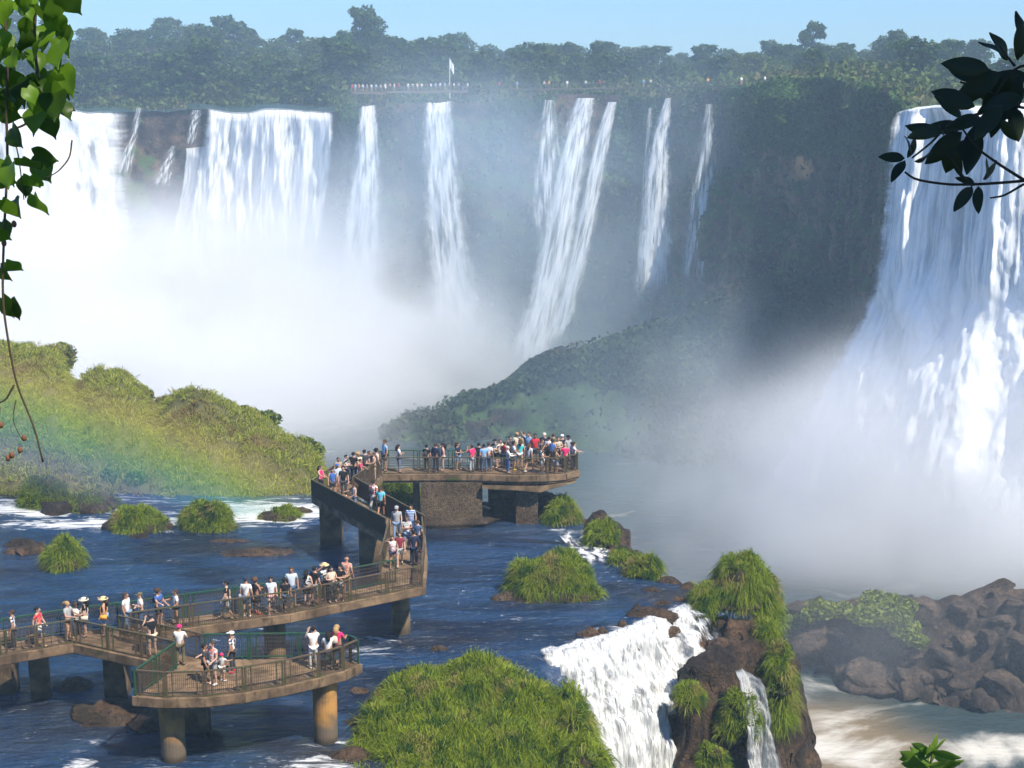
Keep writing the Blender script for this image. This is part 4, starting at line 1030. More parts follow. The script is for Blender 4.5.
pp = [G(x, y, .75) for x, y in [(424, 508), (436, 506), (450, 504.5), (462, 505.5), (476, 507), (490, 509)]]
for k in range(len(pp)-1): m.tube([pp[k], (pp[k]+pp[k+1])/2+[0, 0, .12], pp[k+1]+[0, 0, .02]], [.10, .09, .06], 6)
m.tube([pp[2], pp[2]+[.9, .3, .35]], [.06, .02], 5)
tag(m.build('driftwood', plain('driftwood', (.40, .33, .24), .9), None, True), 'bleached driftwood log lying at the foot of the stone abutment', 'driftwood')

# ------------------------------------------------------------------ the viewpoint across the canyon
far = empty('far_viewpoint', plateau(400, 3)); F0 = np.array(far.location)
tag(far, 'distant railed viewing platform full of people on the rim across the canyon', 'viewing platform')
def fpt(px, d, z): q = plateau(px, d)-F0; q[2] = z-F0[2]; return q
def zat(px, py, d): 
    q = plateau(px, d); return P(px, py, q[1])[2]
M_farw = plain('far_concrete', (.17, .14, .11), .9)
FARSEG = [(352, 386, 93.0), (386, 436, 92.0), (436, 467, 91.5)]
for a, b, y in FARSEG:
    za = zat(a, y, 2); m = MB(); A, B = fpt(a, 1.5, za), fpt(b, 1.5, za)
    m.bar(A, B, 3.2, .5); m.build('deck', M_farw, far)
    m = MB()
    for k in range(13):
        q = A+(B-A)*k/12; m.bar(q+[0, -1.4, .2], q+[0, -1.4, 1.35], .12)
    m.bar(A+[0, -1.4, 1.35], B+[0, -1.4, 1.35], .12); m.bar(A+[0, -1.4, .8], B+[0, -1.4, .8], .08)
    m.build('railing', M_farw, far)
for px in (356, 373, 440, 460):
    za = zat(px, 92, 2); m = MB(); m.bar(fpt(px, 1.5, za-8), fpt(px, 1.5, za), .7); m.build('support', M_farw, far)
fb = empty('footbridge', plateau(640, 3)); B0 = np.array(fb.location); tag(fb, 'long low footbridge along the misty rim past the far viewpoint', 'footbridge')
A, B = plateau(488, 3)-B0, plateau(700, 3)-B0
A[2] = zat(488, 90, 3)-B0[2]; B[2] = zat(700, 87, 3)-B0[2]
nseg = [plateau(x, 3.0)-B0 for x in np.linspace(488, 820, 24)]
for q, x in zip(nseg, np.linspace(488, 820, 24)): q[2] = zat(x, np.interp(x, [488, 700, 820], [90, 87, 84]), 3)-B0[2]
m = MB(); [m.bar(nseg[k], nseg[k+1], 1.4, .3) for k in range(23)]; m.build('deck', M_farw, fb)
m = MB(); [m.bar(nseg[k]+[0, -.6, 1.1], nseg[k+1]+[0, -.6, 1.1], .09) for k in range(23)]; [m.bar(q+[0, -.6, 0], q+[0, -.6, 1.1], .09) for q in nseg]; m.build('railing', M_farw, fb)
m = MB(); [m.bar(q-[0, 0, 5], q, .5) for q in nseg[::3]]; m.build('support', M_farw, fb)
q = plateau(450, 6); q[2] = zat(450, 92, 6); r_ = empty('flagpole', q); z2 = zat(450, 58, 6)-q[2]
m = MB(); m.tube([(0, 0, -2), (0, 0, z2)], [.12, .07], 6); m.build('pole', plain('white_paint', (.7, .7, .7), .5), r_)
m = MB(); gx = np.linspace(0, 1.6, 8); vv = [(.1+x*.55, .1*math.sin(x*5), z2-.2-y-x*.9) for x in gx for y in (0, 1.0, 2.1)]
mesh('flag', vv, grid_faces(8, 3), plain('white_cloth', (.75, .78, .82), .8), r_)
tag(r_, 'tall white flagpole with a drooping flag at the far viewpoint', 'flagpole')
hu = empty('lookout_hut', plateau(1002, 60)); m = MB(); m.box((0, 0, 4.5), (9, 7, 11)); m.build('wall', plain('hut_wall', (.35, .33, .3), .9), hu)
m = MB(); m.box((0, 0, 10.3), (10.5, 8.5, .6)); m.build('roof', plain('hut_roof', (.2, .2, .21), .9), hu)
for k in (-2.6, 0, 2.6):
    m = MB(); m.box((k, -3.52, 7.5), (1.6, .1, 1.5)); m.build('window', plain('hut_glass', (.05, .06, .07), .2), hu)
tag(hu, 'flat-roofed grey lookout building rising over the trees behind the leafy branch', 'building')
# ------------------------------------------------------------------ people
DG = bpy.context.evaluated_depsgraph_get
def skinned(verts, edges, radii, sub=1):
    me = bpy.data.meshes.new('tmp'); me.from_pydata(verts, edges, [])
    o = bpy.data.objects.new('tmp', me); COL.objects.link(o)
    o.modifiers.new('s', 'SKIN')
    for i, d in enumerate(me.skin_vertices[0].data):
        q = radii[i]; d.radius = q if isinstance(q, tuple) else (q, q); d.use_root = (i == 0)
    if sub: o.modifiers.new('d', 'SUBSURF').levels = sub
    bpy.context.view_layer.update()
    e = o.evaluated_get(DG()); m = e.to_mesh()
    v = np.array([p.co[:] for p in m.vertices]); f = [list(p.vertices) for p in m.polygons]
    e.to_mesh_clear(); bpy.data.objects.remove(o); bpy.data.meshes.remove(me)
    return v, f
A0 = dict(E=[(-.23, .03, 1.13), (.23, .03, 1.13)], W=[(-.24, -.05, .89), (.24, -.05, .89)], K=[(-.10, -.02, .49), (.10, -.02, .49)], F=[(-.11, .03, .08), (.11, .03, .08)])
POSES = dict(
 stand=A0,
 stride=dict(A0, E=[(-.22, .10, 1.14), (.22, -.04, 1.13)], W=[(-.23, .08, .90), (.23, -.16, .92)], K=[(-.10, -.16, .50), (.10, .04, .49)], F=[(-.10, -.24, .09), (.10, .28, .13)]),
 lens=dict(A0, E=[(-.25, -.17, 1.20), (.25, -.17, 1.20)], W=[(-.12, -.25, 1.45), (.12, -.25, 1.45)]),
 rail=dict(A0, E=[(-.25, -.10, 1.15), (.25, -.10, 1.15)], W=[(-.17, -.34, 1.14), (.17, -.34, 1.14)], K=[(-.10, -.05, .49), (.12, .01, .49)]),
 wave=dict(A0, E=[(-.30, -.10, 1.55), (.23, .03, 1.13)], W=[(-.34, -.22, 1.78), (.24, -.05, .89)]),
 brow=dict(A0, E=[(-.33, -.12, 1.44), (.23, .03, 1.13)], W=[(-.14, -.17, 1.62), (.22, -.12, .92)]),
 fold=dict(A0, E=[(-.24, -.02, 1.14), (.24, -.02, 1.14)], W=[(.03, -.20, 1.13), (-.03, -.19, 1.18)], K=[(-.10, -.03, .49), (.13, -.04, .49)], F=[(-.10, .02, .08), (.16, -.05, .08)]),
 reach=dict(A0, E=[(-.24, -.14, 1.24), (.24, -.02, 1.12)], W=[(-.26, -.38, 1.20), (.22, -.22, 1.02)]))
V = lambda a: np.array(a, float)
def kit(ps):
    J = POSES[ps]; k = {}
    S = [(-.165, .01, 1.40), (.165, .01, 1.40)]; H = [(-.085, 0, .88), (.085, 0, .88)]
    v = [(0, 0, .95), (0, 0, 1.15), (0, .01, 1.36), (0, .01, 1.47), (0, -.02, 1.54), (0, -.02, 1.63), (0, -.01, 1.70)]; r = [(.14, .10), (.125, .09), (.135, .095), .052, (.062, .072), (.078, .095), (.06, .072)]
    e = [(i, i+1) for i in range(6)]
    for s in (0, 1):
        b = len(v); W = V(J['W'][s]); Ev = V(J['E'][s]); d = (W-Ev)/np.linalg.norm(W-Ev)
        v += [S[s], J['E'][s], J['W'][s], tuple(W+d*.08)]; r += [.055, .041, .027, (.036, .020)]; e += [(2, b), (b, b+1), (b+1, b+2), (b+2, b+3)]
        b = len(v); f = V(J['F'][s])
        v += [H[s], J['K'][s], J['F'][s], tuple(f+[0, -.15, -.045])]; r += [.088, .058, .04, (.045, .03)]; e += [(0, b), (b, b+1), (b+1, b+2), (b+2, b+3)]
    bv, bf = skinned(v, e, r)
    m = MB(); m.add(bv, bf)
    for s in (-1, 1):
        m.ball((s*.030, -.108, 1.635), (.012, .008, .008), 1, 6, 4); m.ball((s*.082, -.01, 1.615), (.014, .026, .036), 0, 6, 4)
    m.tube([(0, -.106, 1.64), (0, -.130, 1.60)], [.008, .018], 5); m.ball((0, -.105, 1.565), (.026, .01, .007), 2, 6, 4)
    for s in (0, 1):
        W = V(J['W'][s]); d = W-V(J['E'][s]); d /= np.linalg.norm(d); p = W+d*.085
        u = np.cross(d, [1.0, .2, 0]); u = np.cross(d, u); u /= np.linalg.norm(u); q = np.cross(d, u)
        for i, (o, l) in enumerate([(-.027, .062), (-.009, .075), (.009, .07), (.027, .055)]):
            a = p+u*o; m.tube([a-d*.02, a+d*l*.6, a+d*l*.95+q*l*.3], [.0095, .009, .006], 4)
        a = W+d*.035+u*(-.034); m.tube([a, a-u*.022+d*.035, a-u*.024+d*.062+q*.01], [.012, .010, .007], 4)
    k['body'] = (m, 3)
    def torso(sl, low=.86, puff=.018):
        v = [(0, 0, low), (0, 0, 1.15), (0, .01, 1.35), (0, .008, 1.445)]; r = [(.150+puff*.3, .115), (.13+puff, .10+puff*.6), (.142+puff, .10+puff*.6), .068]
        e = [(0, 1), (1, 2), (2, 3)]
        for s in (0, 1):
            b = len(v); El, W = V(J['E'][s]), V(J['W'][s]); Sh = V(S[s])
            v += [tuple(Sh)]; r += [.066]; e += [(2, b)]
            if sl == 1: v += [tuple(Sh*.35+El*.65)]; r += [.062]; e += [(b, b+1)]
            if sl == 2: v += [tuple(El), tuple(W)]; r += [.054, .038]; e += [(b, b+1), (b+1, b+2)]
        m = MB(); m.add(*skinned(v, e, r)); return m
    for nm, sl in (('tee', 1), ('tank', 0), ('long', 2)): k[nm] = (torso(sl), 1)
    def legs(t, puff):
        v = [(0, 0, .96)]; r = [(.148, .115)]; e = []
        for s in (0, 1):
            b = len(v); K, F = V(J['K'][s]), V(J['F'][s]); v += [H[s]]; r += [.095]; e += [(0, b)]
            if t < 1: v += [tuple(V(H[s])*(1-t)+K*t)]; r += [.078+puff]; e += [(b, b+1)]
            else: v += [tuple(K), tuple(F+[0, 0, .03])]; r += [.070+puff, .056+puff]; e += [(b, b+1), (b+1, b+2)]
        m = MB(); m.add(*skinned(v, e, r)); return m
    k['trousers'] = (legs(1, 0), 1); k['shorts'] = (legs(.85, .012), 1); k['hotpants'] = (legs(.45, .005), 1)
    m = MB(); kn = (V(J['K'][0])+V(J['K'][1]))/2
    m.tube([(0, 0, 1.02), (0, 0, .90), tuple(V((0, 0, .90))*.35+kn*.65+[0, 0, .0])], [.135, .165, .235], 14, sq=.85); k['skirt'] = (m, 1)
    for s, nm in ((0, 'shoe_a'), (1, 'shoe_b')):
        f = V(J['F'][s]); m = MB(); m.add(*skinned([tuple(f+[0, .035, -.035]), tuple(f+[0, -.07, -.045]), tuple(f+[0, -.17, -.052])], [(0, 1), (1, 2)], [(.055, .045), (.055, .038), (.05, .028)])); k[nm] = (m, 1)
    return k
def headgear():
    k = {}
    m = MB(); m.ball((0, .022, 1.645), (.094, .108, .098), 0, 12, 8); k['short'] = m
    m = MB(); m.ball((0, .022, 1.65), (.10, .112, .10), 0, 12, 8); m.tube([(0, .07, 1.66), (0, .115, 1.52), (0, .125, 1.34)], [.095, .10, .055], 8); k['long'] = m
    m = MB(); m.ball((0, .03, 1.66), (.135, .14, .13), 0, 12, 8); v = np.concatenate(m.v); m.v = [(v-[0, .03, 1.66])*(1+.15*vn(v*22)[:, None])+[0, .03, 1.66]]; k['curly'] = m
    m = MB(); m.ball((0, .02, 1.645), (.094, .106, .098), 0, 12, 8); m.tube([(0, .12, 1.68), (0, .19, 1.62), (0, .19, 1.44)], [.035, .04, .015], 6); k['tail'] = m
    m = MB(); m.ball((0, .045, 1.60), (.082, .07, .06), 0, 10, 6); k['fringe'] = m
    m = MB(); m.ball((0, .005, 1.675), (.10, .115, .075), 0, 12, 8); m.tube([(0, -.06, 1.672), (0, -.19, 1.655)], [.085, .06], 8, sq=.16); k['cap'] = m
    m = MB(); m.tube([(0, 0, 1.655), (0, 0, 1.668), (0, 0, 1.675), (0, 0, 1.75), (0, 0, 1.765)], [.20, .20, .105, .095, .04], 14); k['sunhat'] = m
    m = MB(); m.add(*skinned([(0, .20, 1.02), (0, .21, 1.20), (0, .17, 1.37)], [(0, 1), (1, 2)], [(.13, .085), (.14, .09), (.11, .05)])); k['backpack'] = m
    m = MB(); m.tube([(-.11, .10, 1.44), (.04, .14, 1.2), (.20, .08, .96)], .018, 4); m.tube([(-.11, -.06, 1.44), (.04, -.13, 1.2), (.20, -.08, .96)], .018, 4); m.box((.22, 0, .90), (.10, .26, .20)); k['shoulder_bag'] = m
    return k
KITS, HEAD = {}, {k: m.build('head_'+k, [M_bark], None, True) for k, m in headgear().items()}
for o in HEAD.values(): COL.objects.unlink(o)
CM = {}
PAL = dict(black=(.012, .012, .014), navy=(.018, .025, .06), white=(.78, .78, .76), grey=(.35, .36, .37), pale=(.55, .62, .70), sky=(.22, .42, .70), blue=(.05, .14, .42), denim=(.07, .12, .22), jeans=(.16, .25, .40),
  pink=(.75, .05, .17), hot=(.80, .03, .16), coral=(.75, .22, .16), red=(.55, .03, .05), maroon=(.22, .03, .05), tan=(.42, .30, .18), olive=(.13, .11, .06), cream=(.62, .55, .42), straw=(.62, .48, .26), orange=(.75, .36, .05), turq=(.04, .58, .60),
  yellow=(.75, .55, .05), brown=(.10, .055, .03), hblack=(.012, .010, .009), hbrown=(.06, .035, .02), blond=(.38, .24, .10), grayhair=(.55, .53, .5), charcoal=(.05, .05, .055), rose=(.60, .30, .30))
def cmat(n):
    if n not in CM:
        if '+' in n:                             # two-colour cloth, striped or printed
            a, b = n.split('+'); t = NT('printed_cloth'); ob = t.obj()
            s = t.noise(t.scale(ob, (9, 9, 11)), 1, 2) if b[0] != '-' else t.math('SINE', t.math('MULTIPLY', t.n('SeparateXYZ', i0=ob).outputs[2], 75))
            CM[n] = t.end(t.bsdf(t.mix(t.mapr(s, .46, .54) if b[0] != '-' else t.mapr(s, -.2, .2), PAL[a], PAL[b.strip('-')]), .85))
        else: CM[n] = plain('cloth_'+n, PAL[n], .85, .12, 5)
    return CM[n]
SKIN = [plain('skin_tone', c, .55, .06, 4) for c in ((.50, .29, .20), (.42, .22, .14), (.56, .35, .26), (.26, .13, .08))]
M_eye = plain('eye_dark', (.02, .015, .012), .3); M_lip = plain('lip', (.35, .12, .10), .5)
def getmesh(pose, part):
    if pose not in KITS: KITS[pose] = {}
    K = KITS[pose]
    if 'raw' not in K: K['raw'] = kit(pose)
    if part not in K:
        m, n = K['raw'][part]; o = m.build(part, [M_bark]*n if n == 1 else [SKIN[0], M_eye, M_lip], None, True); COL.objects.unlink(o); K[part] = o.data; bpy.data.objects.remove(o)
    return K[part]
def piece(name, me, mat, root, slot=0):
    o = bpy.data.objects.new(name, me); COL.objects.link(o); o.parent = root
    o.material_slots[slot].link = 'OBJECT'; o.material_slots[slot].material = mat; return o
PN = [0]
def person(loc, yaw, pose, hair, hcol, top, tcol, bot, bcol, label, scale=1.0, extra='', shoes='charcoal', skin=None, group=None):
    root = empty('person', loc, R(yaw)); root.scale = (scale*1.1, scale*1.1, scale); tag(root, label, 'person', group)
    PN[0] += 1; sk = SKIN[skin if skin is not None else PN[0] % 3]
    piece('body', getmesh(pose, 'body'), sk, root)
    piece('shirt' if top in ('tee', 'long') else 'vest', getmesh(pose, top), cmat(tcol), root)
    piece('shorts' if bot == 'hotpants' else bot, getmesh(pose, bot), cmat(bcol), root)
    for s in 'ab': piece('shoe', getmesh(pose, 'shoe_'+s), cmat(shoes), root)
    for h in hair.split('/'):
        if h == 'bald': continue
        nm = {'cap': 'cap', 'sunhat': 'sun_hat'}.get(h, 'hair')
        piece(nm, HEAD[h].data, cmat(hcol.split('/')[hair.split('/').index(h)] if '/' in hcol else hcol), root)
    for x in extra.split():
        h, c = x.split(':'); piece(h, HEAD[h].data, cmat(c), root)
    return root
def on_walk(px, fr):
    n = [G(px, y, DZ) for y in np.linspace(560, 690, 400)]
    # the point of the near edge seen at this column
    best = None
    for a, b, c, d in zip(NEAR[:-1], NEAR[1:], FAR[:-1], FAR[1:]):
        for s in np.linspace(0, 1, 60):
            q = a+(b-a)*s; w = q+(c+(d-c)*s-q)*fr; x = 512+w[0]/(w[1]*math.cos(PITCH)+23*math.sin(PITCH))*FPX
            if best is None or abs(x-px) < best[0]: best = (abs(x-px), w)
    return (*best[1], DZ+.005)
W = lambda px, fr: on_walk(px, .22+fr*.5)
D = lambda x, y: tuple(G(x, y, DZ)+[0, 0, .005])
PEOPLE = [
 (W(15, .5), -80, 'stand', 'short', 'hbrown', 'tee', 'navy+white', 'trousers', 'charcoal', 'person in dark patterned top and long dark trousers on the near walkway'),
 (W(40, .3), 80, 'stride', 'short', 'hblack', 'tee', 'coral+red', 'shorts', 'white', 'man in coral print shirt and white shorts walking on the near walkway'),
 (W(70, .5), 70, 'rail', 'tail', 'blond', 'tee', 'grey', 'hotpants', 'charcoal', 'blond-ponytailed woman in pale grey tee and dark shorts on the near walkway'),
 (W(78, .9), 30, 'fold', 'curly', 'hbrown', 'tee', 'white', 'shorts', 'white', 'small curly-haired person in white between the blond woman and the hatted one', .86),
 (W(86, .7), -75, 'reach', 'sunhat/long', 'cream/hblack', 'tee', 'black', 'shorts', 'denim', 'woman in pale hat and black tee carrying a beige bag on the near walkway', 1.0, 'shoulder_bag:cream'),
 (W(105, .5), -80, 'brow', 'sunhat/long', 'straw/hbrown', 'tank', 'black', 'shorts', 'sky', 'woman in straw hat shading her eyes, big orange bag at her side', 1.0, 'shoulder_bag:orange'),
 (W(128, .6), 75, 'stand', 'short', 'hbrown', 'tee', 'white', 'trousers', 'jeans', 'man in white shirt facing a man in a cap at the walkway junction', 1.03),
 (W(142, .5), -60, 'fold', 'cap', 'olive', 'tee', 'white', 'trousers', 'denim', 'man in olive cap and white tee at the walkway junction'),
 (W(160, .7), 60, 'reach', 'curly', 'hbrown', 'tee', 'navy+blue', 'shorts', 'charcoal', 'big-haired woman in navy print top with black backpack', 1.0, 'backpack:black'),
 (W(177, .5), -60, 'reach', 'short', 'hbrown', 'tee', 'white', 'hotpants', 'navy', 'person in white tee with a navy jacket tied round, next to the big-haired woman', .95),
 (W(227, .4), -85, 'stride', 'short', 'hblack', 'tee', 'black', 'shorts', 'grey', 'man in black tee and grey shorts with bright yellow shoes on the walkway', 1.03, '', 'yellow'),
 (W(247, .4), 170, 'stand', 'cap', 'navy', 'tee', 'white', 'shorts', 'denim', 'man in dark cap and white tee seen from behind, striped bag across his back', 1.05, 'shoulder_bag:grey', 'white'),
 (W(257, .5), 150, 'fold', 'curly', 'brown', 'tank', 'black', 'skirt', 'black', 'curly brown-haired woman in a black dress and red shoes', 1.0, '', 'red'),
 (W(272, .3), 10, 'stride', 'long', 'hblack', 'tee', 'white+pale', 'hotpants', 'rose', 'woman in white print top and pink shorts walking towards the viewer', 1.0, '', 'white'),
 (W(286, .3), 15, 'stand', 'curly', 'hblack', 'tee', 'black', 'trousers', 'denim', 'short curly-haired boy in black tee beside the woman in pink shorts', .9),
 (W(292, .9), 10, 'stand', 'short', 'hbrown', 'tee', 'pale', 'shorts', 'denim', 'tall man in pale blue shirt looking at the viewer from the far rail', 1.08),
 (W(308, .5), 170, 'stand', 'long', 'hblack', 'tank', 'white+black', 'shorts', 'black', 'black-haired woman in white and black vest seen from behind'),
 (W(316, .5), 150, 'stand', 'short', 'hblack', 'tee', 'black', 'shorts', 'grey', 'man in plain black tee and grey shorts, back turned, on the walkway', 1.06),
 (W(325, .7), 20, 'brow', 'sunhat', 'straw', 'tee', 'charcoal+white', 'trousers', 'black', 'person in wide straw hat and dark top where the walkway curves', 1.05),
 (W(332, .3), 30, 'fold', 'long', 'hblack', 'tank', 'cream', 'trousers', 'charcoal', 'black-haired woman in cream camisole under the straw-hatted person'),
 (W(341, .3), -10, 'fold', 'long', 'hblack', 'tee', 'black', 'hotpants', 'grey', 'woman all in black with long black hair near the bald man'),
 (W(347, .95), 160, 'stand', 'bald', 'hblack', 'tee', 'coral+cream', 'shorts', 'tan', 'bald man in coral patterned shirt at the far rail', 1.08),
 (D(153, 656), 215, 'lens', 'cap', 'charcoal', 'tee', 'black', 'shorts', 'cream', 'man in black polo and cream shorts raising a camera near the round deck', 1.06),
 (D(181, 665), 180, 'rail', 'cap', 'hot', 'tee', 'white', 'trousers', 'olive', 'person in bright pink hat, white tee and olive trousers seen from behind', 1.0),
 (D(206, 683), 100, 'stand', 'short', 'hblack', 'tee', 'charcoal', 'trousers', 'charcoal', 'person all in charcoal beside the man in floral shirt on the round deck', .95),
 (D(214, 684), -40, 'reach', 'short', 'hbrown', 'tee', 'white+coral', 'shorts', 'grey', 'man in floral shirt and white shoes tending a child on the round deck', 1.03, '', 'white'),
 (D(223, 681), 150, 'reach', 'short', 'hot', 'tee', 'white', 'shorts', 'white', 'small child in white with a hot pink head covering on the round deck', .68, '', 'white'),
 (D(233, 672), -100, 'stand', 'cap', 'white', 'tee', 'navy+white-', 'trousers', 'charcoal', 'person in white cap and navy striped shirt, pink shoes, on the round deck', 1.0, '', 'hot'),
 (D(314, 668), 200, 'lens', 'short', 'hblack', 'tee', 'white', 'trousers', 'white', 'man all in white photographing from the end of the round deck', 1.04, '', 'white'),
 (D(329, 670), 190, 'rail', 'long', 'hblack', 'tee', 'white', 'trousers', 'charcoal', 'black-haired woman in white tee and dark trousers at the end of the round deck', .95),
 (D(338, 667), 160, 'rail', 'long', 'blond', 'tee', 'hot', 'trousers', 'charcoal', 'long-haired blond woman in hot pink at the end of the round deck', 1.05, 'backpack:cream'),
 (D(397, 540), 0, 'stride', 'cap', 'grey', 'tee', 'grey', 'trousers', 'jeans', 'man in grey cap and grey tee coming down the ramp in jeans', 1.06),
 (D(411, 538), 0, 'stand', 'short', 'hblack', 'tee', 'blue+-pale', 'trousers', 'denim', 'man in blue striped tee coming down the ramp', 1.04),
 (D(407, 549), 10, 'fold', 'long', 'hbrown', 'tee', 'white+grey', 'trousers', 'jeans', 'long-haired woman in white print top at the middle of the ramp bend', 1.0),
 (D(400, 566), 5, 'stride', 'short', 'hbrown', 'tee', 'maroon', 'shorts', 'grey', 'man in maroon tee and grey shorts at the ramp bend', 1.0),
 (D(393, 569), 0, 'brow', 'tail', 'hbrown', 'tank', 'rose+white', 'hotpants', 'navy', 'woman in pink print top with one arm raised to her head', .98),
 (D(414, 565), 180, 'stand', 'short', 'hblack', 'long', 'navy', 'trousers', 'navy', 'person in dark navy jacket seen from behind at the ramp bend', 1.04),
 (D(418, 552), 160, 'stand', 'short', 'hbrown', 'tee', 'denim', 'trousers', 'charcoal', 'person in dull blue top close to the ramp wall behind the navy jacket', .98),
 (D(374, 512), 160, 'stride', 'short', 'hblack', 'tee', 'white+red', 'trousers', 'grey', 'man in white and red checked shirt with backpack climbing the ramp', 1.06, 'backpack:charcoal'),
 (D(381, 517), 175, 'stride', 'tail', 'hbrown', 'tee', 'sky+turq', 'shorts', 'black', 'woman in light blue top and black shorts climbing the ramp', 1.0),
 (D(321, 494), 60, 'reach', 'long', 'hbrown', 'tank', 'hot', 'trousers', 'charcoal', 'dark-haired woman in hot pink top at the outer corner of the ramp', .98),
 (D(333, 497), 20, 'stand', 'short', 'hblack', 'tank', 'blue', 'shorts', 'charcoal', 'person in blue vest at the ramp corner, next to the hot pink top', .98),
 (D(338, 492), 10, 'stand', 'cap', 'blue', 'tee', 'pale', 'shorts', 'denim', 'person in blue cap and pale grey tee in the ramp corner crowd', .98),
 (D(344, 497), 0, 'stand', 'short', 'hblack', 'tee', 'black', 'trousers', 'charcoal', 'broad man in black tee in the middle of the ramp corner crowd', 1.06),
 (D(355, 512), -70, 'reach', 'long', 'hbrown', 'tank', 'white', 'shorts', 'jeans', 'woman in white top and blue shorts reaching to the ramp rail', .96),
 (D(339, 486), 30, 'stand', 'short', 'hbrown', 'tee', 'tan', 'trousers', 'black', 'person in tan top behind the blue cap in the ramp corner crowd', 1.0),
 (D(347, 484), 60, 'fold', 'short', 'hblack', 'tee', 'white+black', 'trousers', 'navy', 'person in black and white print top in the ramp corner crowd', 1.03),
 (D(354, 483), 170, 'stand', 'short', 'hblack', 'tee', 'black', 'trousers', 'black', 'man in black tee, back turned, on the far side of the ramp crowd', 1.1),
 (D(359, 482), 40, 'stand', 'curly', 'blond', 'tee', 'cream', 'trousers', 'jeans', 'curly blond person between two men in black tees', 1.05),
 (D(365, 481), 175, 'stand', 'short', 'hblack', 'tee', 'charcoal', 'trousers', 'black', 'man in charcoal tee over the red-shirted one by the slatted rail', 1.12),
 (D(361, 486), 90, 'rail', 'short', 'hbrown', 'tee', 'red+hot', 'shorts', 'black', 'person in bright red shirt stooping by the slatted rail', .95),
 (D(370, 479.5), 60, 'stand', 'short', 'hbrown', 'tee', 'charcoal', 'trousers', 'olive', 'person in dark top and olive trousers by the slatted rail', 1.02),
 (D(377, 477), 120, 'stand', 'curly', 'hblack', 'tee', 'white+orange', 'trousers', 'navy', 'curly black-haired woman in white and orange top by the slatted rail', 1.02),
 (D(374, 480), -60, 'rail', 'short', 'hbrown', 'tank', 'cream', 'shorts', 'tan', 'person in cream vest leaning at the slatted rail', .98),
 (D(385, 471), -60, 'stand', 'short', 'hbrown', 'tee', 'sky', 'shorts', 'charcoal', 'tall man in sky blue tee where the ramp meets the far deck', 1.14),
 (D(399, 472), 110, 'fold', 'long', 'hblack', 'tee', 'white', 'trousers', 'jeans', 'woman with long black hair and jeans standing alone on the far deck'),
 (D(427, 472), 160, 'stand', 'short', 'hblack', 'tee', 'black', 'trousers', 'black', 'person all in black with small pack, first of three at the deck rail', 1.0, 'backpack:charcoal'),
 (D(436, 472.5), 150, 'stand', 'short', 'hbrown', 'long', 'navy', 'trousers', 'navy', 'tall man in navy from head to foot beside the pink-topped woman', 1.08),
 (D(443, 471.5), -80, 'brow', 'long', 'hblack', 'tank', 'red+rose', 'hotpants', 'white', 'long-haired woman in red top and white shorts at the deck rail', 1.03),
 (D(458, 470.5), 60, 'fold', 'long', 'hbrown', 'tee', 'navy', 'shorts', 'jeans', 'woman in navy top and denim shorts standing apart on the far deck', 1.03),
 (D(472, 472), 215, 'lens', 'short', 'hbrown', 'tee', 'hot', 'trousers', 'pale', 'woman in hot pink shirt and light jeans photographing at the deck rail'),
 (D(479, 470), 180, 'stand', 'short', 'hblack', 'tee', 'black', 'trousers', 'charcoal', 'person in black tee between the hot pink photographer and the sky blue shirt'),
 (D(484, 472), 190, 'stand', 'short', 'hblack', 'tee', 'sky', 'trousers', 'denim', 'man in light blue shirt and jeans at the start of the deck crowd', 1.02),
 (D(489, 471), 150, 'stand', 'short', 'hbrown', 'tee', 'white', 'trousers', 'denim', 'man in white shirt and dark jeans beside the light blue shirt', 1.05),
 (D(495, 468), -30, 'fold', 'cap', 'black', 'tee', 'white+black', 'shorts', 'black', 'person in black cap and black-and-white tee in the deck crowd', 1.06),
 (D(500, 467), 30, 'lens', 'short', 'hbrown', 'tee', 'cream', 'shorts', 'charcoal', 'person in cream top photographing beside the red tee in the deck crowd', 1.02),
 (D(505, 468), 120, 'stand', 'short', 'hbrown', 'tee', 'red', 'trousers', 'denim', 'person in red tee at the near side of the deck crowd', .98),
 (D(508, 473), 100, 'rail', 'short', 'grayhair', 'long', 'white', 'trousers', 'blue', 'person in long white sleeves and blue jeans bending over the rail', .98),
 (D(510, 465), 30, 'stand', 'short', 'hblack', 'tee', 'charcoal', 'trousers', 'charcoal', 'black-haired person deep in the deck crowd behind the white sleeves', 1.06),
 (D(514, 470), 100, 'fold', 'short', 'hblack', 'tee', 'pale', 'shorts', 'denim', 'man in pale tee, denim shorts and black backpack in the deck crowd', 1.05, 'backpack:black', 'yellow'),
 (D(520, 468), 180, 'stand', 'long', 'hbrown', 'tank', 'turq', 'hotpants', 'white', 'woman in bright turquoise top with her back turned in the deck crowd', 1.05),
 (D(517, 462), 20, 'stand', 'long', 'blond', 'tee', 'cream', 'trousers', 'jeans', 'fair-haired woman just behind the turquoise top', 1.1),
 (D(524, 462), 30, 'stand', 'short', 'hbrown', 'tee', 'tan', 'trousers', 'charcoal', 'brown-haired person behind the turquoise top, next to the raised arm', 1.1),
 (D(529, 463), -30, 'wave', 'short', 'hbrown', 'tee', 'sky', 'trousers', 'jeans', 'person in light blue tee with one arm held high over the crowd', 1.14),
 (D(529, 472), 150, 'stride', 'long', 'hbrown', 'tee', 'pale+grey', 'hotpants', 'charcoal', 'bare-legged woman in loose pale grey shirt at the crowded rail', 1.05, '', 'white'),
 (D(535, 464), 0, 'stand', 'short', 'hblack', 'tee', 'red', 'shorts', 'charcoal', 'dark-haired person in red tee in the thick of the deck crowd', 1.12, '', 'charcoal', 3),
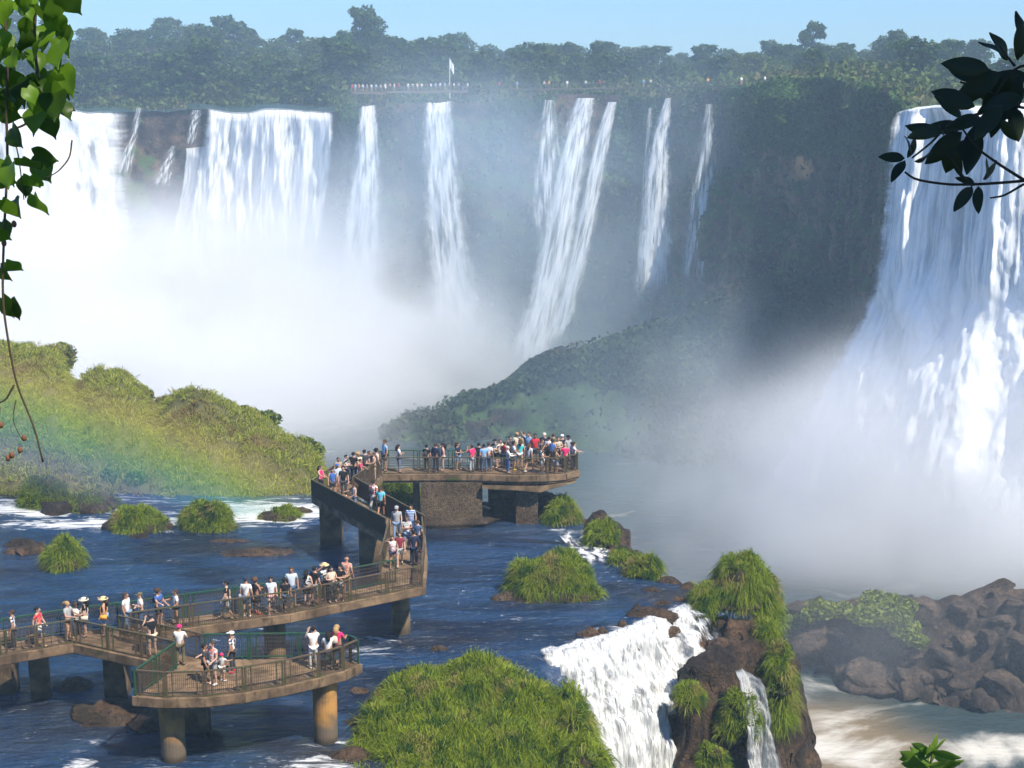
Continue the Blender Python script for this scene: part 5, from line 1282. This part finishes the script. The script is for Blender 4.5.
 (D(544, 463.5), -20, 'stand', 'short', 'grayhair', 'tee', 'navy', 'shorts', 'tan', 'white-haired man standing tall at the back of the crowd', 1.14),
 (D(542, 468), 60, 'lens', 'short', 'hbrown', 'tee', 'navy', 'trousers', 'denim', 'person in navy tee holding up a camera in front of the white-haired man', 1.05),
 (D(542, 473.5), 70, 'rail', 'short', 'hbrown', 'tee', 'white+black', 'shorts', 'pale', 'man in white and black tee and light denim shorts at the crowded rail', 1.0, '', 'white'),
 (D(549, 465), 160, 'stand', 'short', 'hblack', 'tee', 'white', 'trousers', 'charcoal', 'black-haired person in white tee back to back with a blue vest', 1.06),
 (D(552, 467), 180, 'stand', 'tail', 'hblack', 'tank', 'blue', 'trousers', 'charcoal', 'woman with black ponytail and blue vest in the deck crowd', 1.04),
 (D(548, 473), 190, 'stand', 'long', 'hblack', 'tee', 'black', 'trousers', 'black', 'woman all in black with long black hair at the crowded rail', .98),
 (D(558, 466), 10, 'fold', 'short', 'hbrown', 'tank', 'black+cream', 'trousers', 'black', 'person in black and cream top beside the white cap', 1.07),
 (D(562, 464), 170, 'stand', 'cap', 'white', 'tee', 'charcoal', 'trousers', 'olive', 'person in white cap and charcoal tee towards the tip of the deck', 1.09),
 (D(556, 474), 120, 'rail', 'long', 'brown', 'tank', 'tan', 'shorts', 'pale', 'tanned brown-haired woman leaning low on the rail in pale shorts', .93),
 (D(565, 471.5), 170, 'stand', 'bald', 'hblack', 'tee', 'hot', 'trousers', 'charcoal', 'bald person in hot pink tee near the tip of the deck', 1.02),
 (D(568, 465), 40, 'stand', 'cap', 'black', 'tee', 'grey', 'trousers', 'charcoal', 'person in black cap and grey tee near the tip of the deck', 1.1),
 (D(572, 469), 110, 'rail', 'short', 'hbrown', 'tee', 'pale', 'trousers', 'grey', 'person in pale blue shirt leaning out at the tip of the deck', 1.0),
 (D(574, 470), 90, 'reach', 'short', 'hblack', 'tee', 'white', 'trousers', 'charcoal', 'last person at the tip of the deck, in white tee', 1.02),
 (D(553, 461.5), 170, 'stand', 'short', 'hbrown', 'tee', 'olive', 'trousers', 'charcoal', 'person in olive tee at the back rail behind the blue vest', 1.05),
]
for q in PEOPLE: person(*q)
# the crowd across the canyon: a few pixels each
tiny = []
for k, (sc_, pc) in enumerate([('white', 'denim'), ('red', 'charcoal'), ('sky', 'tan'), ('cream', 'black'), ('black', 'jeans'), ('orange', 'denim'), ('white', 'tan')]):
    m = MB(); m.add(*skinned([(0, 0, .92), (0, 0, 1.35), (0, 0, 1.5), (0, 0, 1.66), (-.2, 0, 1.38), (-.26, -.08, 1.0), (.2, 0, 1.38), (.26, -.08, 1.0), (-.1, 0, .85), (-.12, 0, .05), (.1, 0, .85), (.12, 0, .05)],
        [(0, 1), (1, 2), (2, 3), (1, 4), (4, 5), (1, 6), (6, 7), (0, 8), (8, 9), (0, 10), (10, 11)], [.17, .17, .07, .11, .07, .05, .07, .05, .1, .07, .1, .07], 0))
    v = np.concatenate(m.v); mi = []
    for f in m.f:
        z = v[f][:, 2].mean(); mi.append(1 if z > 1.5 or (abs(v[f][:, 0].mean()) > .22 and z < 1.2) else 0 if z > .92 else 2)
    m.m = mi; o = m.build('person', [cmat(sc_), SKIN[k % 3], cmat(pc)], None, True); tiny.append(o)
tr = np.random.default_rng(29); c = 0
def tinyp(q, label, grp):
    global c
    k = c % 7; o = tiny[k] if c < 7 else tiny[k].copy(); c += 1
    if c > 7: COL.objects.link(o)
    o.location = tuple(q); o.rotation_euler = (0, 0, tr.uniform(0, 6.3)); tag(o, label, 'person', grp)
for a, b, y in FARSEG:
    n = int((b-a)*.62)
    for i in range(n):
        px = a+(b-a)*(i+tr.uniform(.2, .8))/n; q = plateau(px, 1.5+tr.uniform(-1.0, 1.0)); za = zat(a, y, 2); zb = za
        q[2] = za+.25+ (0); tinyp(q, 'tiny tourist at the rail of the far viewpoint platform', 'tourists on the far viewpoint')
for px in (498, 516, 541, 545, 549, 566, 584, 600, 641, 648, 690, 706, 738, 760):
    q = plateau(px, 3.0+tr.uniform(-.4, .4)); q[2] = zat(px, np.interp(px, [488, 700, 820], [90, 87, 84]), 3)+.15
    tinyp(q, 'tiny tourist walking the misty footbridge past the far viewpoint', 'tourists on the footbridge')
# ------------------------------------------------------------------ slope the photographer stands on, and the unseen shade tree overhead
xs, ys = np.linspace(-70, 40, 60), np.linspace(-30, 46, 50)
g = np.stack(np.meshgrid(xs, ys, indexing='ij')+[np.zeros((60, 50))], -1)
g[..., 2] = 23.4-np.clip(g[..., 1], 0, None)*.78+fbm(g*[.1, .1, 0], 4, 5)*.8 - ss(6, 30, g[..., 0])*np.clip(g[..., 1], 0, 46)*.5
g[..., 2] = np.maximum(g[..., 2], -36)
struct(grid_mesh('hillside', g, M_earth, uv=False))
def leafm(name, a, b, tr_): return leafmat(name, a, b, tr_, .38)
M_vine = leafm('vine_leaf', (.022, .055, .006), (.13, .25, .015), .45)
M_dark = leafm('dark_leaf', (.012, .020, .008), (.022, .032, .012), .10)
M_twig = plain('twig_bark', (.07, .05, .03), .8); M_darktwig = plain('dark_twig', (.03, .022, .016), .85)
def leaf_shape(kind):
    n = 9; s = np.linspace(0, 1, n)
    if kind == 'heart': w = .52*np.sin(np.pi*np.clip(s*.86+.17, 0, 1))**.8*(1-s**4)*(1-.15*s); w[0] = .20
    else: w = .21*np.sin(np.pi*s**.85)**.75; w[0] = .012
    w[-1] = .004
    v = []
    for i in range(n):
        z = -.16*s[i]**2
        v += [(s[i], -w[i], z-.05+.28*w[i]), (s[i], -w[i]*.5, z+.10*w[i]), (s[i], 0, z), (s[i], w[i]*.5, z+.10*w[i]), (s[i], w[i], z-.05+.28*w[i])]
    if kind == 'heart':
        v[0] = (-.14, -.24, .0); v[1] = (-.10, -.12, 0); v[3] = (-.10, .12, 0); v[4] = (-.14, .24, .0)
    return np.array(v), grid_faces(n, 5)
LS = {k: leaf_shape(k) for k in ('heart', 'lance')}
CR = np.array([1., 0, 0]); CU = np.array([0, math.sin(PITCH), math.cos(PITCH)]); CN = np.cross(CR, CU)
def leaves_mesh(name, specs, depth, kind, mat, parent, seed, wob=.8, grow=1.0):
    """specs: base pixel, tip direction (degrees, 0 = to the right, 90 = up), length in pixels, roll."""
    r = np.random.default_rng(seed); vs, fs, n = [], [], 0
    lv, lf = LS[kind]
    for px, py, ang, ln, roll in specs:
        d = depth+r.uniform(-.25, .25); o = P(px, py, d); sc = ln*grow*d/FPX*1.02
        a = R(ang); yaw = r.uniform(-wob, wob)
        ex = (CR*math.cos(a)+CU*math.sin(a))*math.cos(yaw)+np.array([0, 1., 0])*math.sin(yaw)
        ey = np.cross([0, -1., 0], ex); ey /= np.linalg.norm(ey); ez = np.cross(ex, ey)
        c, s = math.cos(R(roll)), math.sin(R(roll)); ey, ez = ey*c+ez*s, ez*c-ey*s
        k = lv+np.stack([lv[:, 0]*0, lv[:, 0]*r.uniform(-.15, .15), .05*np.sin(lv[:, 0]*5+r.uniform(0, 6))*np.abs(lv[:, 1])*4], 1)
        vs.append(o+sc*(k[:, :1]*ex+k[:, 1:2]*ey+k[:, 2:]*ez)); fs.append(lf+n); n += len(lv)
    return mesh(name, np.concatenate(vs), np.concatenate(fs), mat, parent)
def twig(name, pixs, depth, rad, mat, parent, taper=.6, dz=0.0):
    pts = np.array([P(x, y, depth+dz*i) for i, (x, y) in enumerate(pixs)])
    s = np.linspace(0, len(pts)-1, len(pts)*4); ii = np.arange(len(pts))
    q = np.stack([np.interp(s, ii, pts[:, k]) for k in range(3)], 1)
    for _ in range(3): q[1:-1] = .25*q[:-2]+.5*q[1:-1]+.25*q[2:]
    m = MB(); m.tube(q, np.linspace(rad, rad*taper, len(q)), 6); return m.build(name, mat, parent, True)
# branch with dark lance-shaped leaves, in the shade of the tree added overhead
BD = 5.2
br = empty('leafy_branch', P(1040, 150, BD)); B_ = np.array(br.location)
tag(br, 'dark leafy branch reaching into the picture before the great fluted waterfall', 'branch')
def rel(o, root): o.location = tuple(-np.array(root.location)); return o
for pl, rd in [([(1120, 150), (1060, 176), (1024, 181), (985, 184), (950, 185), (915, 180), (905, 172)], .0065), ([(1120, 105), (1050, 110), (1020, 108), (1000, 100), (985, 88), (960, 82)], .006), ([(1110, 60), (1050, 62), (1015, 66), (998, 90), (985, 112)], .006),
               ([(1024, 180), (1000, 165), (976, 148), (962, 128)], .006), ([(966, 181), (957, 168), (948, 154)], .005), ([(1024, 184), (1004, 196), (990, 198)], .005), ([(1015, 66), (1005, 54), (1000, 46)], .005), ([(1020, 108), (1012, 92)], .005), ([(985, 112), (965, 118), (945, 125), (935, 140), (912, 158)], .006)]:
    rel(twig('twig', pl, BD, rd, M_darktwig, br), br)
DK = [(905, 158, 178, 26, 20), (905, 160, 225, 26, 40), (908, 158, 60, 24, 30), (915, 162, 20, 22, 50), (912, 155, 100, 20, 60), (940, 135, 165, 34, 20), (942, 128, 200, 34, 15), (944, 136, 110, 14, 50), (950, 142, 255, 30, 30), (955, 150, 280, 26, 40), (962, 132, 215, 46, 10), (962, 128, 170, 36, 20), (962, 118, 140, 34, 35), (975, 106, 165, 44, 10),
      (970, 138, 235, 40, 30), (978, 130, 250, 44, 25), (990, 120, 225, 38, 30), (985, 100, 100, 40, 20), (998, 82, 150, 50, 12), (990, 70, 170, 46, 10), (1000, 72, 215, 54, 20), (1012, 72, 240, 50, 25), (1020, 74, 250, 44, 40), (1008, 60, 120, 34, 30), (1000, 52, 140, 22, 45), (1018, 60, 80, 40, 25), (1022, 96, 200, 44, 20), (1016, 108, 270, 32, 15), (1010, 110, 290, 24, 30),
      (976, 185, 150, 22, 30), (972, 186, 235, 30, 25), (978, 186, 270, 26, 30), (984, 180, 40, 26, 35), (986, 176, 85, 18, 50), (1000, 120, 310, 26, 20), (1024, 120, 200, 24, 40), (1006, 98, 245, 40, 30), (1026, 50, 100, 40, 30), (1030, 78, 170, 40, 20), (1002, 104, 225, 44, 35), (984, 118, 190, 40, 40), (1024, 88, 225, 50, 25)]
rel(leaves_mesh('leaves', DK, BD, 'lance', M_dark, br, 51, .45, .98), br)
# vine of heart-shaped leaves hanging at the other side
VD = 4.6
vi = empty('hanging_vine', P(0, -40, VD)); tag(vi, 'hanging vine of broad green leaves before the broad white waterfalls', 'vine')
for pl, rd in [([(6, -60), (4, 10), (8, 60), (6, 110), (8, 160), (4, 230), (2, 300), (8, 340), (16, 385), (34, 425), (43, 462)], .0055), ([(40, -60), (36, 0), (34, 40), (38, 80), (40, 110), (26, 125), (10, 130)], .006), ([(62, -60), (60, -10), (70, 0)], .004), ([(72, 140), (70, 158), (58, 172), (46, 178)], .003), ([(-20, -30), (-12, 60), (-8, 180), (-10, 300), (-4, 390)], .005), ([(14, 385), (6, 400), (-4, 404)], .004), ([(10, 130), (18, 150), (24, 200)], .003), ([(16, 400), (12, 420), (22, 440)], .002)]:
    rel(twig('stem', pl, VD, rd, M_twig, vi), vi)
vr = np.random.default_rng(61); VS = []
for k in range(78): VS.append((vr.uniform(-22, 62), vr.uniform(-30, 105), vr.uniform(240, 320), vr.uniform(20, 32), vr.uniform(-70, 70)))
VS += [(40, 0, 10, 34, 20), (62, -8, 300, 36, 10), (58, 44, 280, 36, 20), (62, 68, 285, 38, 10), (56, 92, 265, 40, 15), (38, 108, 255, 34, 20), (46, 112, 280, 34, 10), (24, 78, 265, 36, 30), (12, 90, 250, 34, 30), (34, 155, 350, 30, 10), (40, 158, 300, 36, 10), (22, 158, 300, 34, 30), (30, 176, 275, 30, 10), (12, 128, 300, 32, 30), (10, 165, 270, 34, 30), (26, 180, 250, 26, 20), (34, 195, 290, 32, 40),
       (0, 110, 330, 30, 20), (4, 160, 285, 34, 20), (2, 200, 300, 34, 35), (14, 200, 290, 28, 25), (2, 222, 290, 24, 10), (6, 262, 310, 26, 20), (0, 268, 300, 22, 30), (2, 298, 300, 28, 25), (10, 300, 280, 30, 15), (-6, 230, 320, 26, 20), (-6, 175, 330, 30, 20), (66, 30, 270, 34, 40), (70, 80, 275, 30, 50)]
rel(leaves_mesh('leaves', VS, VD, 'heart', M_vine, vi, 62, .9, .8), vi)
M_pod = plain('dry_pod', (.16, .07, .035), .8)
for px, py in [(14, 224), (4, 243), (12, 455), (24, 438), (8, 458), (20, 450), (1, 425), (-2, 408)]:
    q = P(px, py, VD)-np.array(vi.location); m = MB(); m.ball(q, (.009, .009, .012), 0, 8, 6); m.build('dry_pod', M_pod, vi, True)
# sapling poking up at the lower edge
SD = 12.0
sp_ = empty('sapling', P(928, 800, SD)); tag(sp_, 'top of a small green sapling poking up at the lower edge before the canyon river', 'sapling')
rel(twig('stem', [(930, 900), (929, 800), (930, 768), (932, 752)], SD, .012, M_twig, sp_), sp_)
LSP = [(931, 752, a, l, rr) for a, l, rr in [(60, 20, 20), (100, 16, 40), (140, 22, 20), (20, 22, 30), (180, 24, 15), (-10, 30, 20), (200, 34, 20), (-30, 36, 25), (220, 30, 40)]]+[(930, 766, a, l, rr) for a, l, rr in [(160, 36, 20), (15, 36, 25), (190, 34, 35), (-15, 40, 20), (130, 26, 40), (50, 28, 40)]]+[(930, 785, a, 36, 20) for a in (170, 10, 140, 40, 200, -20)]
rel(leaves_mesh('leaves', LSP, SD, 'lance', leafm('sapling_leaf', (.10, .20, .02), (.20, .30, .04), .5), sp_, 71), sp_)
# unseen tree added overhead, its crown set sunward to shade branch and vine
ot = empty('shade_tree', (7.5, -2.5, 23.2)); tag(ot, 'tall leafy tree out of view over the viewpoint, added to shade the branch', 'tree'); O0 = np.array(ot.location)
m = MB(); m.tube([(0, 0, -1), (.1, .2, 4), (-.6, 1.5, 8), (-1.4, 3, 11)], [.35, .28, .2, .08], 10)
for e in [(-3, 5, 9.5), (1.5, 4, 10), (-4, 2, 9.8), (2, 0, 10.5), (-1, 6, 9)]: m.tube([(-.3, .8, 6), V(e)*.6+[0, 0, 2.5], e], [.14, .09, .03], 6)
m.tube([(0, .1, 3), (-1.2, 4, 4.2), tuple(P(1120, 110, BD)-O0)], [.12, .06, .012], 6)
m.build('trunk', M_bark, ot, True)
r_ = np.random.default_rng(81); cs = np.array([(-1.5, 4.5, 9.2), (-3.5, 4.0, 9.6), (.5, 4, 9.4), (-.5, 6, 8.6), (1.5, 1.5, 10), (-2, 1.5, 11), (0.2, 5.6, 8.4)])
q = cs[r_.integers(0, len(cs), 5200)]; d = r_.normal(0, 1, q.shape); d /= np.linalg.norm(d, axis=1)[:, None]
v, f = leafquads(q+d*(1.55*r_.random((len(q), 1))**.45), .26, 82)
mesh('crown', v, f, M_leaf, ot, smooth=False)
